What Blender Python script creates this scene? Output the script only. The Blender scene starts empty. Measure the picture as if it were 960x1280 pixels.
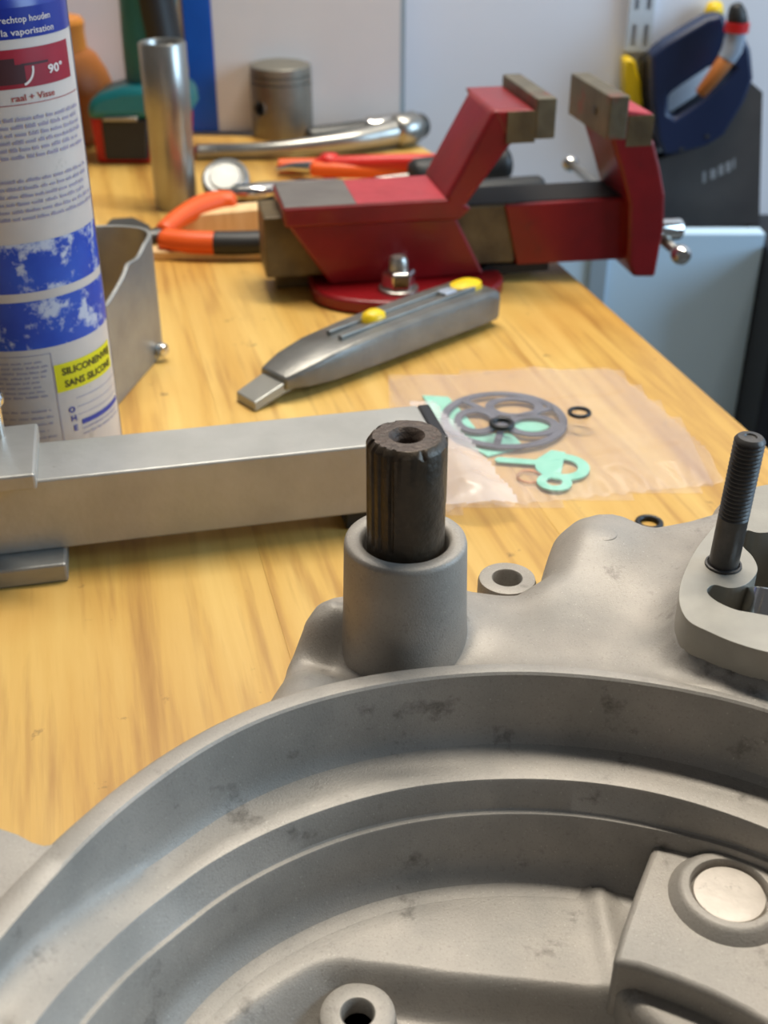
import bpy, bmesh, math, random
import numpy as np
from math import sin, cos, pi, radians, sqrt, atan2, exp
from mathutils import Matrix, Vector

random.seed(7)
scene = bpy.context.scene
col = scene.collection

# ------------------------------------------------------------------ camera
PITCH = radians(31.0)
FPX = 1478.0            # focal length in pixels of the 960x1280 frame
CAMH = 0.25             # height of the lens above the bench top (bench top is z = 0)
cd = bpy.data.cameras.new('camera')
cam = bpy.data.objects.new('camera', cd)
col.objects.link(cam)
cam.location = (0, 0, CAMH)
cam.rotation_euler = (pi / 2 - PITCH, 0, 0)
cd.sensor_fit = 'VERTICAL'
cd.sensor_height = 36.0
cd.lens = FPX / 1280 * 36.0
cd.clip_start = 0.01
cd.clip_end = 30
cd.dof.use_dof = True
cd.dof.focus_distance = 0.34
cd.dof.aperture_fstop = 17.0
scene.camera = cam

# ------------------------------------------------------------------ world, lights, exposure
world = bpy.data.worlds.new('room_ambient')
scene.world = world
world.use_nodes = True
bg = world.node_tree.nodes['Background']
bg.inputs['Color'].default_value = (0.95, 0.96, 1.0, 1)
bg.inputs['Strength'].default_value = 0.10


def area(name, loc, target, sx, sy, power, color):
    d = bpy.data.lights.new(name, 'AREA')
    d.shape = 'RECTANGLE'
    d.size, d.size_y = sx, sy
    d.energy = power
    d.color = color
    o = bpy.data.objects.new(name, d)
    col.objects.link(o)
    o.location = loc
    o.rotation_euler = (Vector(target) - Vector(loc)).to_track_quat('-Z', 'Y').to_euler()
    return o


# ceiling tube lamp over the back of the bench, 2.4 m above the floor
area('ceiling_tube_lamp_offscreen', (0.12, 0.86, 1.48), (0.03, 0.66, 0), 1.2, 0.12, 30.0, (1.0, 0.93, 0.81))
# daylight from the window on the right hand side of the room
area('window_right_offscreen', (1.85, 0.30, 0.65), (0.30, 1.00, 0.0), 1.0, 1.0, 29.0, (0.52, 0.76, 1.0))

vs = scene.view_settings
vs.view_transform = 'Standard'
vs.look = 'None'
vs.gamma = 1.0
vs.use_curve_mapping = False
vs.exposure = 0.0

# ------------------------------------------------------------------ pixel -> point helpers (for measuring places on the bench)
cP, sP = cos(PITCH), sin(PITCH)


def ray(px, py):
    u, v = (px - 480) / FPX, (py - 640) / FPX
    return Vector((u, cP - v * sP, -sP - v * cP))


def at(px, py, z=0.0):
    d = ray(px, py)
    t = (z - CAMH) / d.z
    return Vector((0, 0, CAMH)) + t * d


def aty(px, py, Y):
    d = ray(px, py)
    t = Y / d.y
    return Vector((0, 0, CAMH)) + t * d


# ------------------------------------------------------------------ materials
def srgb(r, g, b):
    f = lambda c: ((c / 255) / 12.92 if c / 255 <= 0.04045 else (((c / 255) + 0.055) / 1.055) ** 2.4)
    return (f(r), f(g), f(b), 1)


def mat(name, c, rough=0.5, metal=0.0, c2=None, scale=40, bump=0.0, bscale=200, spots=None, spot_scale=60, spot_amt=0.6,
        coat=0.0, spec=0.5, detail=4, spots_lo=0.62, spots_hi=0.72):
    m = bpy.data.materials.new(name)
    m.use_nodes = True
    nt = m.node_tree
    b = nt.nodes['Principled BSDF']
    b.inputs['Roughness'].default_value = rough
    b.inputs['Metallic'].default_value = metal
    b.inputs['Specular IOR Level'].default_value = spec
    b.inputs['Coat Weight'].default_value = coat
    b.inputs['Base Color'].default_value = c
    tc = nt.nodes.new('ShaderNodeTexCoord')
    outc = None
    if c2 is not None:
        n = nt.nodes.new('ShaderNodeTexNoise')
        n.inputs['Scale'].default_value = scale
        n.inputs['Detail'].default_value = detail
        nt.links.new(tc.outputs['Object'], n.inputs['Vector'])
        r = nt.nodes.new('ShaderNodeValToRGB')
        r.color_ramp.elements[0].position = 0.32
        r.color_ramp.elements[1].position = 0.68
        r.color_ramp.elements[0].color = c
        r.color_ramp.elements[1].color = c2
        nt.links.new(n.outputs['Fac'], r.inputs['Fac'])
        outc = r.outputs['Color']
    if spots is not None:
        n2 = nt.nodes.new('ShaderNodeTexNoise')
        n2.inputs['Scale'].default_value = spot_scale
        n2.inputs['Detail'].default_value = 6
        n2.inputs['Roughness'].default_value = 0.7
        nt.links.new(tc.outputs['Object'], n2.inputs['Vector'])
        mr = nt.nodes.new('ShaderNodeMapRange')
        mr.inputs['From Min'].default_value = spots_lo
        mr.inputs['From Max'].default_value = spots_hi
        mr.inputs['To Max'].default_value = spot_amt
        nt.links.new(n2.outputs['Fac'], mr.inputs['Value'])
        mx = nt.nodes.new('ShaderNodeMix')
        mx.data_type = 'RGBA'
        nt.links.new(mr.outputs['Result'], mx.inputs['Factor'])
        if outc is not None:
            nt.links.new(outc, mx.inputs['A'])
        else:
            mx.inputs['A'].default_value = c
        mx.inputs['B'].default_value = spots
        outc = mx.outputs['Result']
    if outc is not None:
        nt.links.new(outc, b.inputs['Base Color'])
    if bump > 0:
        n3 = nt.nodes.new('ShaderNodeTexNoise')
        n3.inputs['Scale'].default_value = bscale
        n3.inputs['Detail'].default_value = 3
        nt.links.new(tc.outputs['Object'], n3.inputs['Vector'])
        bp = nt.nodes.new('ShaderNodeBump')
        bp.inputs['Strength'].default_value = bump
        bp.inputs['Distance'].default_value = 0.001
        nt.links.new(n3.outputs['Fac'], bp.inputs['Height'])
        nt.links.new(bp.outputs['Normal'], b.inputs['Normal'])
    return m


def wood_mat(name, dark, mid, light, stretch=(38, 2.2, 8), rough=0.42, knots=True):
    m = bpy.data.materials.new(name)
    m.use_nodes = True
    nt = m.node_tree
    b = nt.nodes['Principled BSDF']
    b.inputs['Roughness'].default_value = rough
    tc = nt.nodes.new('ShaderNodeTexCoord')
    oi = nt.nodes.new('ShaderNodeObjectInfo')
    mp = nt.nodes.new('ShaderNodeMapping')
    mp.inputs['Scale'].default_value = stretch
    nt.links.new(tc.outputs['Object'], mp.inputs['Vector'])
    off = nt.nodes.new('ShaderNodeVectorMath')
    off.operation = 'MULTIPLY_ADD'
    cmb = nt.nodes.new('ShaderNodeCombineXYZ')
    for k in range(3):
        nt.links.new(oi.outputs['Random'], cmb.inputs[k])
    off.inputs[1].default_value = (37, 91, 53)
    nt.links.new(cmb.outputs['Vector'], off.inputs[0])
    nt.links.new(mp.outputs['Vector'], off.inputs[2])
    n = nt.nodes.new('ShaderNodeTexNoise')
    n.inputs['Scale'].default_value = 1.0
    n.inputs['Detail'].default_value = 7
    n.inputs['Roughness'].default_value = 0.62
    n.inputs['Distortion'].default_value = 0.35
    nt.links.new(off.outputs['Vector'], n.inputs['Vector'])
    r = nt.nodes.new('ShaderNodeValToRGB')
    e = r.color_ramp.elements
    e[0].position, e[0].color = 0.26, dark
    e[1].position, e[1].color = 0.74, light
    k = e.new(0.47)
    k.color = mid
    nt.links.new(n.outputs['Fac'], r.inputs['Fac'])
    # fine pores along the grain
    n2 = nt.nodes.new('ShaderNodeTexNoise')
    n2.inputs['Scale'].default_value = 5.0
    n2.inputs['Detail'].default_value = 5
    nt.links.new(off.outputs['Vector'], n2.inputs['Vector'])
    mr = nt.nodes.new('ShaderNodeMapRange')
    mr.inputs['From Min'].default_value = 0.52
    mr.inputs['From Max'].default_value = 0.75
    mr.inputs['To Max'].default_value = 0.55
    nt.links.new(n2.outputs['Fac'], mr.inputs['Value'])
    mx = nt.nodes.new('ShaderNodeMix')
    mx.data_type = 'RGBA'
    mx.inputs['B'].default_value = dark
    nt.links.new(mr.outputs['Result'], mx.inputs['Factor'])
    nt.links.new(r.outputs['Color'], mx.inputs['A'])
    out = mx.outputs['Result']
    if knots:
        # oil spots and scratches of the used bench
        n3 = nt.nodes.new('ShaderNodeTexNoise')
        n3.inputs['Scale'].default_value = 55
        n3.inputs['Detail'].default_value = 5
        n3.inputs['Roughness'].default_value = 0.65
        nt.links.new(tc.outputs['Object'], n3.inputs['Vector'])
        m3 = nt.nodes.new('ShaderNodeMapRange')
        m3.inputs['From Min'].default_value = 0.655
        m3.inputs['From Max'].default_value = 0.75
        m3.inputs['To Max'].default_value = 0.8
        nt.links.new(n3.outputs['Fac'], m3.inputs['Value'])
        mx3 = nt.nodes.new('ShaderNodeMix')
        mx3.data_type = 'RGBA'
        mx3.inputs['B'].default_value = srgb(70, 50, 30)
        nt.links.new(m3.outputs['Result'], mx3.inputs['Factor'])
        nt.links.new(out, mx3.inputs['A'])
        out = mx3.outputs['Result']
        # broad orange tint patches
        n4 = nt.nodes.new('ShaderNodeTexNoise')
        n4.inputs['Scale'].default_value = 7
        n4.inputs['Detail'].default_value = 3
        nt.links.new(tc.outputs['Object'], n4.inputs['Vector'])
        m4 = nt.nodes.new('ShaderNodeMapRange')
        m4.inputs['From Min'].default_value = 0.5
        m4.inputs['From Max'].default_value = 0.72
        m4.inputs['To Max'].default_value = 0.55
        nt.links.new(n4.outputs['Fac'], m4.inputs['Value'])
        mx4 = nt.nodes.new('ShaderNodeMix')
        mx4.data_type = 'RGBA'
        mx4.blend_type = 'MULTIPLY'
        mx4.inputs['B'].default_value = srgb(228, 188, 125)
        nt.links.new(m4.outputs['Result'], mx4.inputs['Factor'])
        nt.links.new(out, mx4.inputs['A'])
        out = mx4.outputs['Result']
    nt.links.new(out, b.inputs['Base Color'])
    return m


M = {}
M['bench'] = wood_mat('bench_pine', srgb(150, 100, 40), srgb(204, 160, 80), srgb(224, 188, 110))
M['stick'] = wood_mat('stick_wood', srgb(214, 168, 110), srgb(236, 200, 146), srgb(244, 216, 170), (60, 60, 6), 0.6, False)
M['leg'] = wood_mat('leg_wood', srgb(170, 125, 70), srgb(200, 155, 90), srgb(215, 175, 110), (30, 30, 3), 0.6, False)
M['cast'] = mat('cast_aluminium', srgb(152, 147, 139), 0.5, 0.2, srgb(176, 168, 158), 45, 0.16, 2200, srgb(58, 52, 44), 62, 0.8,
                spots_lo=0.59, spots_hi=0.74)


def speckle(m, scale, amt, lo, hi, colr):
    """fine dark or bright grains over the base colour"""
    nt = m.node_tree
    b_ = nt.nodes['Principled BSDF']
    src = b_.inputs['Base Color'].links[0].from_socket
    tc = nt.nodes.new('ShaderNodeTexCoord')
    n = nt.nodes.new('ShaderNodeTexNoise')
    n.inputs['Scale'].default_value = scale
    n.inputs['Detail'].default_value = 2
    nt.links.new(tc.outputs['Object'], n.inputs['Vector'])
    mr = nt.nodes.new('ShaderNodeMapRange')
    mr.inputs['From Min'].default_value = lo
    mr.inputs['From Max'].default_value = hi
    mr.inputs['To Max'].default_value = amt
    nt.links.new(n.outputs['Fac'], mr.inputs['Value'])
    mx = nt.nodes.new('ShaderNodeMix')
    mx.data_type = 'RGBA'
    mx.inputs['B'].default_value = colr
    nt.links.new(mr.outputs['Result'], mx.inputs['Factor'])
    nt.links.new(src, mx.inputs['A'])
    nt.links.new(mx.outputs['Result'], b_.inputs['Base Color'])


speckle(M['cast'], 1400, 0.28, 0.55, 0.78, srgb(90, 84, 76))
speckle(M['cast'], 1900, 0.6, 0.68, 0.76, srgb(225, 218, 205))
speckle(M['cast'], 22, 0.45, 0.50, 0.78, srgb(88, 82, 74))
M['cast_side'] = M['cast']
M['machined'] = mat('machined_aluminium', srgb(168, 162, 150), 0.45, 0.25, srgb(154, 149, 138), 90, 0.05, 1500)
M['plug'] = mat('plug_steel', srgb(216, 206, 194), 0.5, 0.2, srgb(198, 188, 176), 120, 0.1, 500, srgb(110, 98, 85), 260, 0.7)
M['shaft'] = mat('oiled_dark_steel', srgb(78, 66, 52), 0.4, 0.35, srgb(60, 52, 42), 160, 0.3, 500, srgb(92, 80, 66), 150, 0.5)
M['shaft_top'] = mat('worn_shaft_face', srgb(82, 68, 58), 0.5, 0.25, srgb(66, 55, 47), 260, 0.5, 700)
M['stud'] = mat('blackened_steel', srgb(88, 84, 80), 0.42, 0.5, srgb(72, 70, 68), 200, 0.15, 600)
M['tube'] = mat('aluminium_profile', srgb(178, 176, 170), 0.4, 0.35, srgb(164, 162, 156), 45, 0.15, 300, srgb(105, 95, 75), 110, 0.7,
                spots_lo=0.67, spots_hi=0.74)
M['alu_dull'] = mat('dull_aluminium', srgb(158, 158, 154), 0.42, 0.55, srgb(142, 142, 140), 60, 0.2, 300)
M['chrome'] = mat('chrome', srgb(216, 214, 210), 0.14, 1.0)
M['satin'] = mat('satin_steel', srgb(172, 170, 164), 0.3, 0.85, srgb(158, 156, 150), 50)
M['steel_old'] = mat('old_brown_steel', srgb(112, 96, 66), 0.5, 0.35, srgb(84, 70, 48), 60, 0.3, 300)
M['jawmetal'] = mat('worn_jaw_steel', srgb(120, 112, 92), 0.42, 0.45, srgb(96, 88, 72), 70, 0.3, 300, srgb(150, 60, 50), 45, 0.6,
                    spots_lo=0.56, spots_hi=0.66)
M['red'] = mat('red_enamel', srgb(136, 10, 18), 0.36, 0.0, srgb(114, 7, 13), 30, 0.12, 120, srgb(80, 26, 24), 60, 0.6, coat=0.15)
M['red_worn'] = mat('worn_red_top', srgb(176, 52, 62), 0.42, 0.0, srgb(160, 40, 50), 60, 0.3, 200, srgb(190, 110, 110), 120, 0.5)
M['anvil'] = mat('bare_anvil', srgb(132, 126, 120), 0.34, 0.5, srgb(118, 112, 108), 60, 0.1, 200)
M['grease'] = mat('greasy_black', srgb(28, 24, 21), 0.6, 0.0, spec=0.3)
M['black'] = mat('black_rubber', srgb(34, 34, 34), 0.5)
M['blackgloss'] = mat('black_plastic', srgb(26, 26, 28), 0.3)
M['oring'] = mat('oring_rubber', srgb(22, 24, 26), 0.4)
M['gasket'] = mat('grey_gasket_paper', srgb(72, 76, 90), 0.6, 0.0, srgb(84, 88, 102), 120)
M['mint'] = mat('mint_gasket_paper', srgb(128, 205, 180), 0.65, 0.0, srgb(144, 216, 192), 150)
M['copper'] = mat('copper_ring', srgb(190, 130, 90), 0.35, 0.7)
M['knife'] = mat('zinc_knife_body', srgb(128, 126, 120), 0.36, 0.6, srgb(112, 110, 106), 70, 0.2, 350)
M['blade'] = mat('knife_blade', srgb(150, 148, 140), 0.35, 0.6)
M['yellow'] = mat('yellow_plastic', srgb(232, 196, 20), 0.4)
M['orange'] = mat('orange_grip', srgb(232, 92, 24), 0.42)
M['redgrip'] = mat('red_grip', srgb(208, 40, 30), 0.4)
M['tool_dark'] = mat('dark_tool_steel', srgb(84, 84, 82), 0.4, 0.6)
M['teal'] = mat('teal_plastic', srgb(22, 118, 122), 0.42, 0.0, srgb(18, 104, 112), 30)
M['redplastic'] = mat('red_plastic', srgb(196, 24, 28), 0.4)
M['amber'] = mat('amber_plastic', srgb(176, 106, 48), 0.45, 0.0, srgb(160, 92, 40), 20)
M['amber_cap'] = mat('orange_cap', srgb(206, 130, 48), 0.5)
M['piston'] = mat('piston_aluminium', srgb(142, 138, 128), 0.42, 0.5, srgb(124, 120, 112), 50, 0.1, 300)
M['piston_top'] = mat('piston_crown', srgb(120, 116, 106), 0.5, 0.4)
M['canwhite'] = mat('can_label_white', srgb(205, 197, 190), 0.4, 0.0, srgb(196, 188, 182), 60, 0.0, 100, srgb(150, 145, 125), 70, 0.5)
M['canblue'] = mat('can_blue', srgb(24, 44, 140), 0.28, 0.0)
M['canred'] = mat('can_red', srgb(158, 26, 46), 0.4, 0.0, srgb(140, 20, 40), 60)
M['cansilver'] = mat('can_seam', srgb(120, 128, 150), 0.3, 0.7)
M['canblackred'] = mat('can_dark_print', srgb(62, 20, 26), 0.5)
M['ink'] = mat('label_ink', srgb(150, 145, 168), 0.6)
M['inkred'] = mat('label_ink_red', srgb(150, 50, 50), 0.6)
M['inkblue'] = mat('label_ink_blue', srgb(52, 62, 150), 0.6)
M['inkwhite'] = mat('label_ink_white', srgb(222, 214, 210), 0.5)
M['inkblack'] = mat('label_ink_black', srgb(70, 68, 20), 0.6)
M['canyellow'] = mat('can_yellow', srgb(222, 212, 20), 0.45)
M['photo'] = mat('can_photo_print', srgb(18, 62, 168), 0.35, 0.0, srgb(30, 80, 184), 70, 0, 100, srgb(190, 196, 210), 62, 0.95,
                 spots_lo=0.52, spots_hi=0.60)
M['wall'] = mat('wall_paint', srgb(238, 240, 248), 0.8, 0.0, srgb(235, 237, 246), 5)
M['paneldaylit'] = mat('daylight_tinted_laminate', srgb(206, 234, 255), 0.45, 0.0, srgb(202, 231, 255), 4)  # white laminate with the blue of the daylight mixed into its base colour
M['floor'] = mat('grey_floor', srgb(120, 118, 114), 0.7, 0.0, srgb(110, 108, 104), 8)
M['board'] = mat('white_board', srgb(234, 230, 230), 0.22, 0.0, srgb(226, 222, 224), 9, 0.25, 22)
M['boardblue'] = mat('blue_border', srgb(30, 92, 190), 0.32, 0.0, srgb(26, 84, 178), 30, 0.25, 60)
M['boardedge'] = mat('tan_edge', srgb(176, 160, 140), 0.6)
M['rail'] = mat('white_rail', srgb(206, 216, 226), 0.5)
M['grey_strip'] = mat('pale_grey', srgb(158, 176, 190), 0.5)
M['navy'] = mat('navy_plastic', srgb(24, 38, 72), 0.4)
M['sawblade'] = mat('dark_saw_blade', srgb(92, 88, 86), 0.45, 0.2, srgb(74, 71, 72), 14)
M['sawprint'] = mat('saw_print', srgb(150, 150, 152), 0.5)
M['clear'] = mat('pale_shank', srgb(178, 190, 206), 0.25, 0.3)
M['flatblack'] = mat('black_block', srgb(16, 16, 24), 0.5)


def film_mat(name, trans, tint, rough=0.27):
    m = bpy.data.materials.new(name)
    m.use_nodes = True
    nt = m.node_tree
    nt.nodes.clear()
    o = nt.nodes.new('ShaderNodeOutputMaterial')
    t = nt.nodes.new('ShaderNodeBsdfTransparent')
    p = nt.nodes.new('ShaderNodeBsdfPrincipled')
    p.inputs['Base Color'].default_value = tint
    p.inputs['Roughness'].default_value = rough
    p.inputs['Specular IOR Level'].default_value = 0.8
    tc = nt.nodes.new('ShaderNodeTexCoord')
    n = nt.nodes.new('ShaderNodeTexNoise')
    n.inputs['Scale'].default_value = 45
    n.inputs['Detail'].default_value = 3
    nt.links.new(tc.outputs['Object'], n.inputs['Vector'])
    bp = nt.nodes.new('ShaderNodeBump')
    bp.inputs['Strength'].default_value = 0.5
    bp.inputs['Distance'].default_value = 0.003
    nt.links.new(n.outputs['Fac'], bp.inputs['Height'])
    nt.links.new(bp.outputs['Normal'], p.inputs['Normal'])
    mx = nt.nodes.new('ShaderNodeMixShader')
    mx.inputs['Fac'].default_value = 1 - trans
    nt.links.new(t.outputs[0], mx.inputs[1])
    nt.links.new(p.outputs[0], mx.inputs[2])
    nt.links.new(mx.outputs[0], o.inputs['Surface'])
    return m


M['bag'] = film_mat('clear_bag_film', 0.86, srgb(236, 226, 226))
M['bagflap'] = film_mat('folded_bag_film', 0.62, srgb(238, 230, 230))

# ------------------------------------------------------------------ geometry helpers


class G:
    """collects vertices and faces, then links them as ONE mesh object"""

    def __init__(self):
        self.v, self.f = [], []

    def add(self, v, f, mtx=None):
        n = len(self.v)
        self.v += [tuple(mtx @ Vector(p)) if mtx is not None else tuple(p) for p in v]
        self.f += [tuple(i + n for i in q) for q in f]
        return self

    def box(self, x0, x1, y0, y1, z0, z1, mtx=None):
        v = [(x, y, z) for z in (z0, z1) for y in (y0, y1) for x in (x0, x1)]
        f = [(0, 2, 3, 1), (4, 5, 7, 6), (0, 1, 5, 4), (2, 6, 7, 3), (0, 4, 6, 2), (1, 3, 7, 5)]
        return self.add(v, f, mtx)

    def prism(self, poly, z0, z1, mtx=None):
        """poly: 2-D outline (any winding); z0/z1 may be lists per vertex"""
        n = len(poly)
        a = sum(poly[i][0] * poly[(i + 1) % n][1] - poly[(i + 1) % n][0] * poly[i][1] for i in range(n))
        Z0 = z0 if isinstance(z0, (list, tuple)) else [z0] * n
        Z1 = z1 if isinstance(z1, (list, tuple)) else [z1] * n
        idx = list(range(n))
        if a < 0:
            idx.reverse()
        v = [(poly[i][0], poly[i][1], Z0[i]) for i in idx] + [(poly[i][0], poly[i][1], Z1[i]) for i in idx]
        f = [tuple(reversed(range(n))), tuple(range(n, 2 * n))]
        f += [(i, (i + 1) % n, n + (i + 1) % n, n + i) for i in range(n)]
        return self.add(v, f, mtx)

    def lathe(self, prof, seg=32, mtx=None, a0=0.0, a1=2 * pi):
        full = abs(a1 - a0 - 2 * pi) < 1e-6
        n = seg if full else seg + 1
        v, f = [], []
        for r, z in prof:
            for i in range(n):
                t = a0 + (a1 - a0) * i / seg
                v.append((r * cos(t), r * sin(t), z))
        for k in range(len(prof) - 1):
            for i in range(seg):
                j = (i + 1) % n
                f.append((k * n + i, k * n + j, (k + 1) * n + j, (k + 1) * n + i))
        if full:
            if prof[0][0] > 1e-6:
                f.append(tuple(reversed(range(n))))
            if prof[-1][0] > 1e-6:
                f.append(tuple(range((len(prof) - 1) * n, len(prof) * n)))
        return self.add(v, f, mtx)

    def ring(self, prof, seg=32, mtx=None):
        """closed profile loop revolved (r,z) -> no caps"""
        v, f = [], []
        m = len(prof)
        for r, z in prof:
            for i in range(seg):
                t = 2 * pi * i / seg
                v.append((r * cos(t), r * sin(t), z))
        for k in range(m):
            for i in range(seg):
                j = (i + 1) % seg
                k2 = (k + 1) % m
                f.append((k * seg + i, k * seg + j, k2 * seg + j, k2 * seg + i))
        return self.add(v, f, mtx)

    def tube(self, pts, rad, seg=14, flat=1.0, up=(0, 0, 1), caps=True, rounded=True):
        """swept ellipse: half-width rad sideways, rad*flat along 'up'"""
        P = [Vector(p) for p in pts]
        R = list(rad) if isinstance(rad, (list, tuple)) else [rad] * len(P)
        if rounded:
            d0 = (P[0] - P[1]).normalized()
            d1 = (P[-1] - P[-2]).normalized()
            P = [P[0] + d0 * R[0] * 0.45, P[0] + d0 * R[0] * 0.3] + P + [P[-1] + d1 * R[-1] * 0.3, P[-1] + d1 * R[-1] * 0.45]
            R = [R[0] * 0.45, R[0] * 0.82] + R + [R[-1] * 0.82, R[-1] * 0.45]
        v, f = [], []
        U = Vector(up)
        for i, p in enumerate(P):
            t = (P[min(i + 1, len(P) - 1)] - P[max(i - 1, 0)]).normalized()
            s = t.cross(U)
            if s.length < 1e-4:
                s = t.cross(Vector((1, 0, 0)))
            s.normalize()
            w = s.cross(t).normalized()
            for k in range(seg):
                a = 2 * pi * k / seg
                v.append(p + s * (cos(a) * R[i]) + w * (sin(a) * R[i] * flat))
        for i in range(len(P) - 1):
            for k in range(seg):
                j = (k + 1) % seg
                f.append((i * seg + k, i * seg + j, (i + 1) * seg + j, (i + 1) * seg + k))
        if caps:
            f.append(tuple(reversed(range(seg))))
            f.append(tuple(range((len(P) - 1) * seg, len(P) * seg)))
        return self.add(v, f)

    def loft(self, rings, closed=True, caps=True, mtx=None):
        n = len(rings[0])
        v, f = [], []
        for r in rings:
            v += list(r)
        for i in range(len(rings) - 1):
            for k in range(n if closed else n - 1):
                j = (k + 1) % n
                f.append((i * n + k, i * n + j, (i + 1) * n + j, (i + 1) * n + k))
        if caps:
            f.append(tuple(reversed(range(n))))
            f.append(tuple(range((len(rings) - 1) * n, len(rings) * n)))
        return self.add(v, f, mtx)

    def obj(self, name, m, parent=None, smooth=35, bevel=0.0, seg=2, world=False, loc=None, fix=True):
        me = bpy.data.meshes.new(name)
        V = self.v
        if world and parent is not None:
            r = parent
            while r.parent is not None:
                r = r.parent
            inv = r.matrix_basis.inverted()
            V = [tuple(inv @ Vector(p)) for p in V]
        if loc is not None:
            V = [tuple(Vector(p) - Vector(loc)) for p in V]
        me.from_pydata(V, [], self.f)
        if fix:
            bm = bmesh.new()
            bm.from_mesh(me)
            bmesh.ops.recalc_face_normals(bm, faces=bm.faces)
            bm.to_mesh(me)
            bm.free()
        me.update()
        if smooth:
            me.shade_smooth()
            me.set_sharp_from_angle(angle=radians(smooth))
        me.materials.append(M[m] if isinstance(m, str) else m)
        o = bpy.data.objects.new(name, me)
        col.objects.link(o)
        if loc is not None:
            o.location = loc
        if parent is not None:
            o.parent = parent
        if bevel > 0:
            b = o.modifiers.new('bevel', 'BEVEL')
            b.width = bevel
            b.segments = seg
            b.limit_method = 'ANGLE'
            b.angle_limit = radians(40)
            b.harden_normals = False
        return o


def thing(name, label, cat, loc=(0, 0, 0), rz=0.0, group=None):
    o = bpy.data.objects.new(name, None)
    o.empty_display_size = 0.02
    col.objects.link(o)
    o.location = loc
    o.rotation_euler = (0, 0, rz)
    return tag(o, label, cat, group)


def tag(o, label, cat, group=None):
    o['label'] = label
    o['category'] = cat
    if group:
        o['group'] = group
    return o


def struct(o):
    o['kind'] = 'structure'
    return o


def frame(o, x, y=None, z=(0, 0, 1)):
    """matrix with given x axis direction, up-ish z"""
    X = Vector(x).normalized()
    Z = Vector(z)
    Y = Z.cross(X).normalized()
    Z = X.cross(Y).normalized()
    m = Matrix((X, Y, Z)).transposed().to_4x4()
    m.translation = Vector(o)
    return m


def smoothline(pts, n=8):
    """Catmull-Rom through points"""
    P = [Vector(p) for p in pts]
    out = []
    for i in range(len(P) - 1):
        a, b, c, d = P[max(i - 1, 0)], P[i], P[i + 1], P[min(i + 2, len(P) - 1)]
        for k in range(n):
            t = k / n
            out.append(0.5 * ((2 * b) + (c - a) * t + (2 * a - 5 * b + 4 * c - d) * t * t + (3 * b - a - 3 * c + d) * t ** 3))
    out.append(P[-1])
    return out


def interp(xs, ys, x):
    return float(np.interp(x, xs, ys))


# ================================================================== SETTING
WALL_Y = 1.10
FLOOR_Z = -0.90
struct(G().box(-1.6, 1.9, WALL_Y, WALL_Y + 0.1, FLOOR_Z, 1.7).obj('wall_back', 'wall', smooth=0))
struct(G().box(-1.6, 1.9, -1.2, WALL_Y + 0.1, FLOOR_Z - 0.05, FLOOR_Z).obj('floor', 'floor', smooth=0))

# ------------------------------------------------------------------ workbench
EA = atan2(0.2445, 0.9696)          # the right edge leans this much off the view direction
bench = thing('workbench', 'yellow pine workbench with tools and engine parts lying on it', 'workbench', (0.118, 0.69, 0), EA)
# bench frame: x to the right, y along the boards (away from the camera); x = 0 is the right edge
binv = bench.matrix_basis.inverted()
back_a = binv @ Vector((-0.9, 1.093, 0))
back_b = binv @ Vector((0.02, 1.045, 0))
edge_c = binv @ Vector((0.0415, 0.985, 0))
PW = 0.118


def back_y(x):
    if x > back_b.x:
        t = (x - back_b.x) / (0 - back_b.x)
        return back_b.y + (edge_c.y - back_b.y) * t
    t = (x - back_b.x) / (back_a.x - back_b.x)
    return back_b.y + (back_a.y - back_b.y) * t


for i in range(8):
    x1 = -i * PW
    x0 = x1 - PW + 0.00004
    ys0 = -0.86 - 0.25 * x0 * 0
    xs = [x0, x1]
    if i == 0:
        xs = [x0, max(back_b.x, x0 + 0.01), x1]
    poly = [(x0, ys0), (x1, ys0)] + [(x, back_y(x)) for x in reversed(xs)]
    g = G().prism(poly, -0.032, 0)
    g.obj('plank', 'bench', bench, smooth=0, bevel=0.0003 if i == 0 else 0.0001)
for (x, y) in ((-0.06, -0.7), (-0.06, 0.2), (-0.86, -0.7), (-0.86, 0.1)):
    G().box(x - 0.04, x + 0.04, y - 0.04, y + 0.04, FLOOR_Z, -0.032).obj('leg', 'leg', bench, smooth=0, bevel=0.002)
G().box(-0.86, -0.06, -0.72, -0.69, -0.13, -0.032).obj('apron', 'leg', bench, smooth=0)
G().box(-0.09, -0.06, -0.69, 0.2, -0.13, -0.032).obj('apron', 'leg', bench, smooth=0)

# ================================================================== ENGINE CASE
case = thing('engine_case', 'grey cast aluminium engine case half with round clutch housing and splined shaft', 'engine case', (0.034, 0.114, 0))
RI = (0.0345, 0.1185, 0.1185)        # inner edge of the rim: centre x, y, radius
RO = (0.0330, 0.1185, 0.1240)        # outer edge
LE = (0.0315, 0.1095, 0.1095)        # ledge between the channel and the pocket
ZR = 0.060


def sstep(a, b, x):
    t = min(1.0, max(0.0, (x - a) / (b - a)))
    return t * t * (3 - 2 * t)


NS = 260
rings = []


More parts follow.
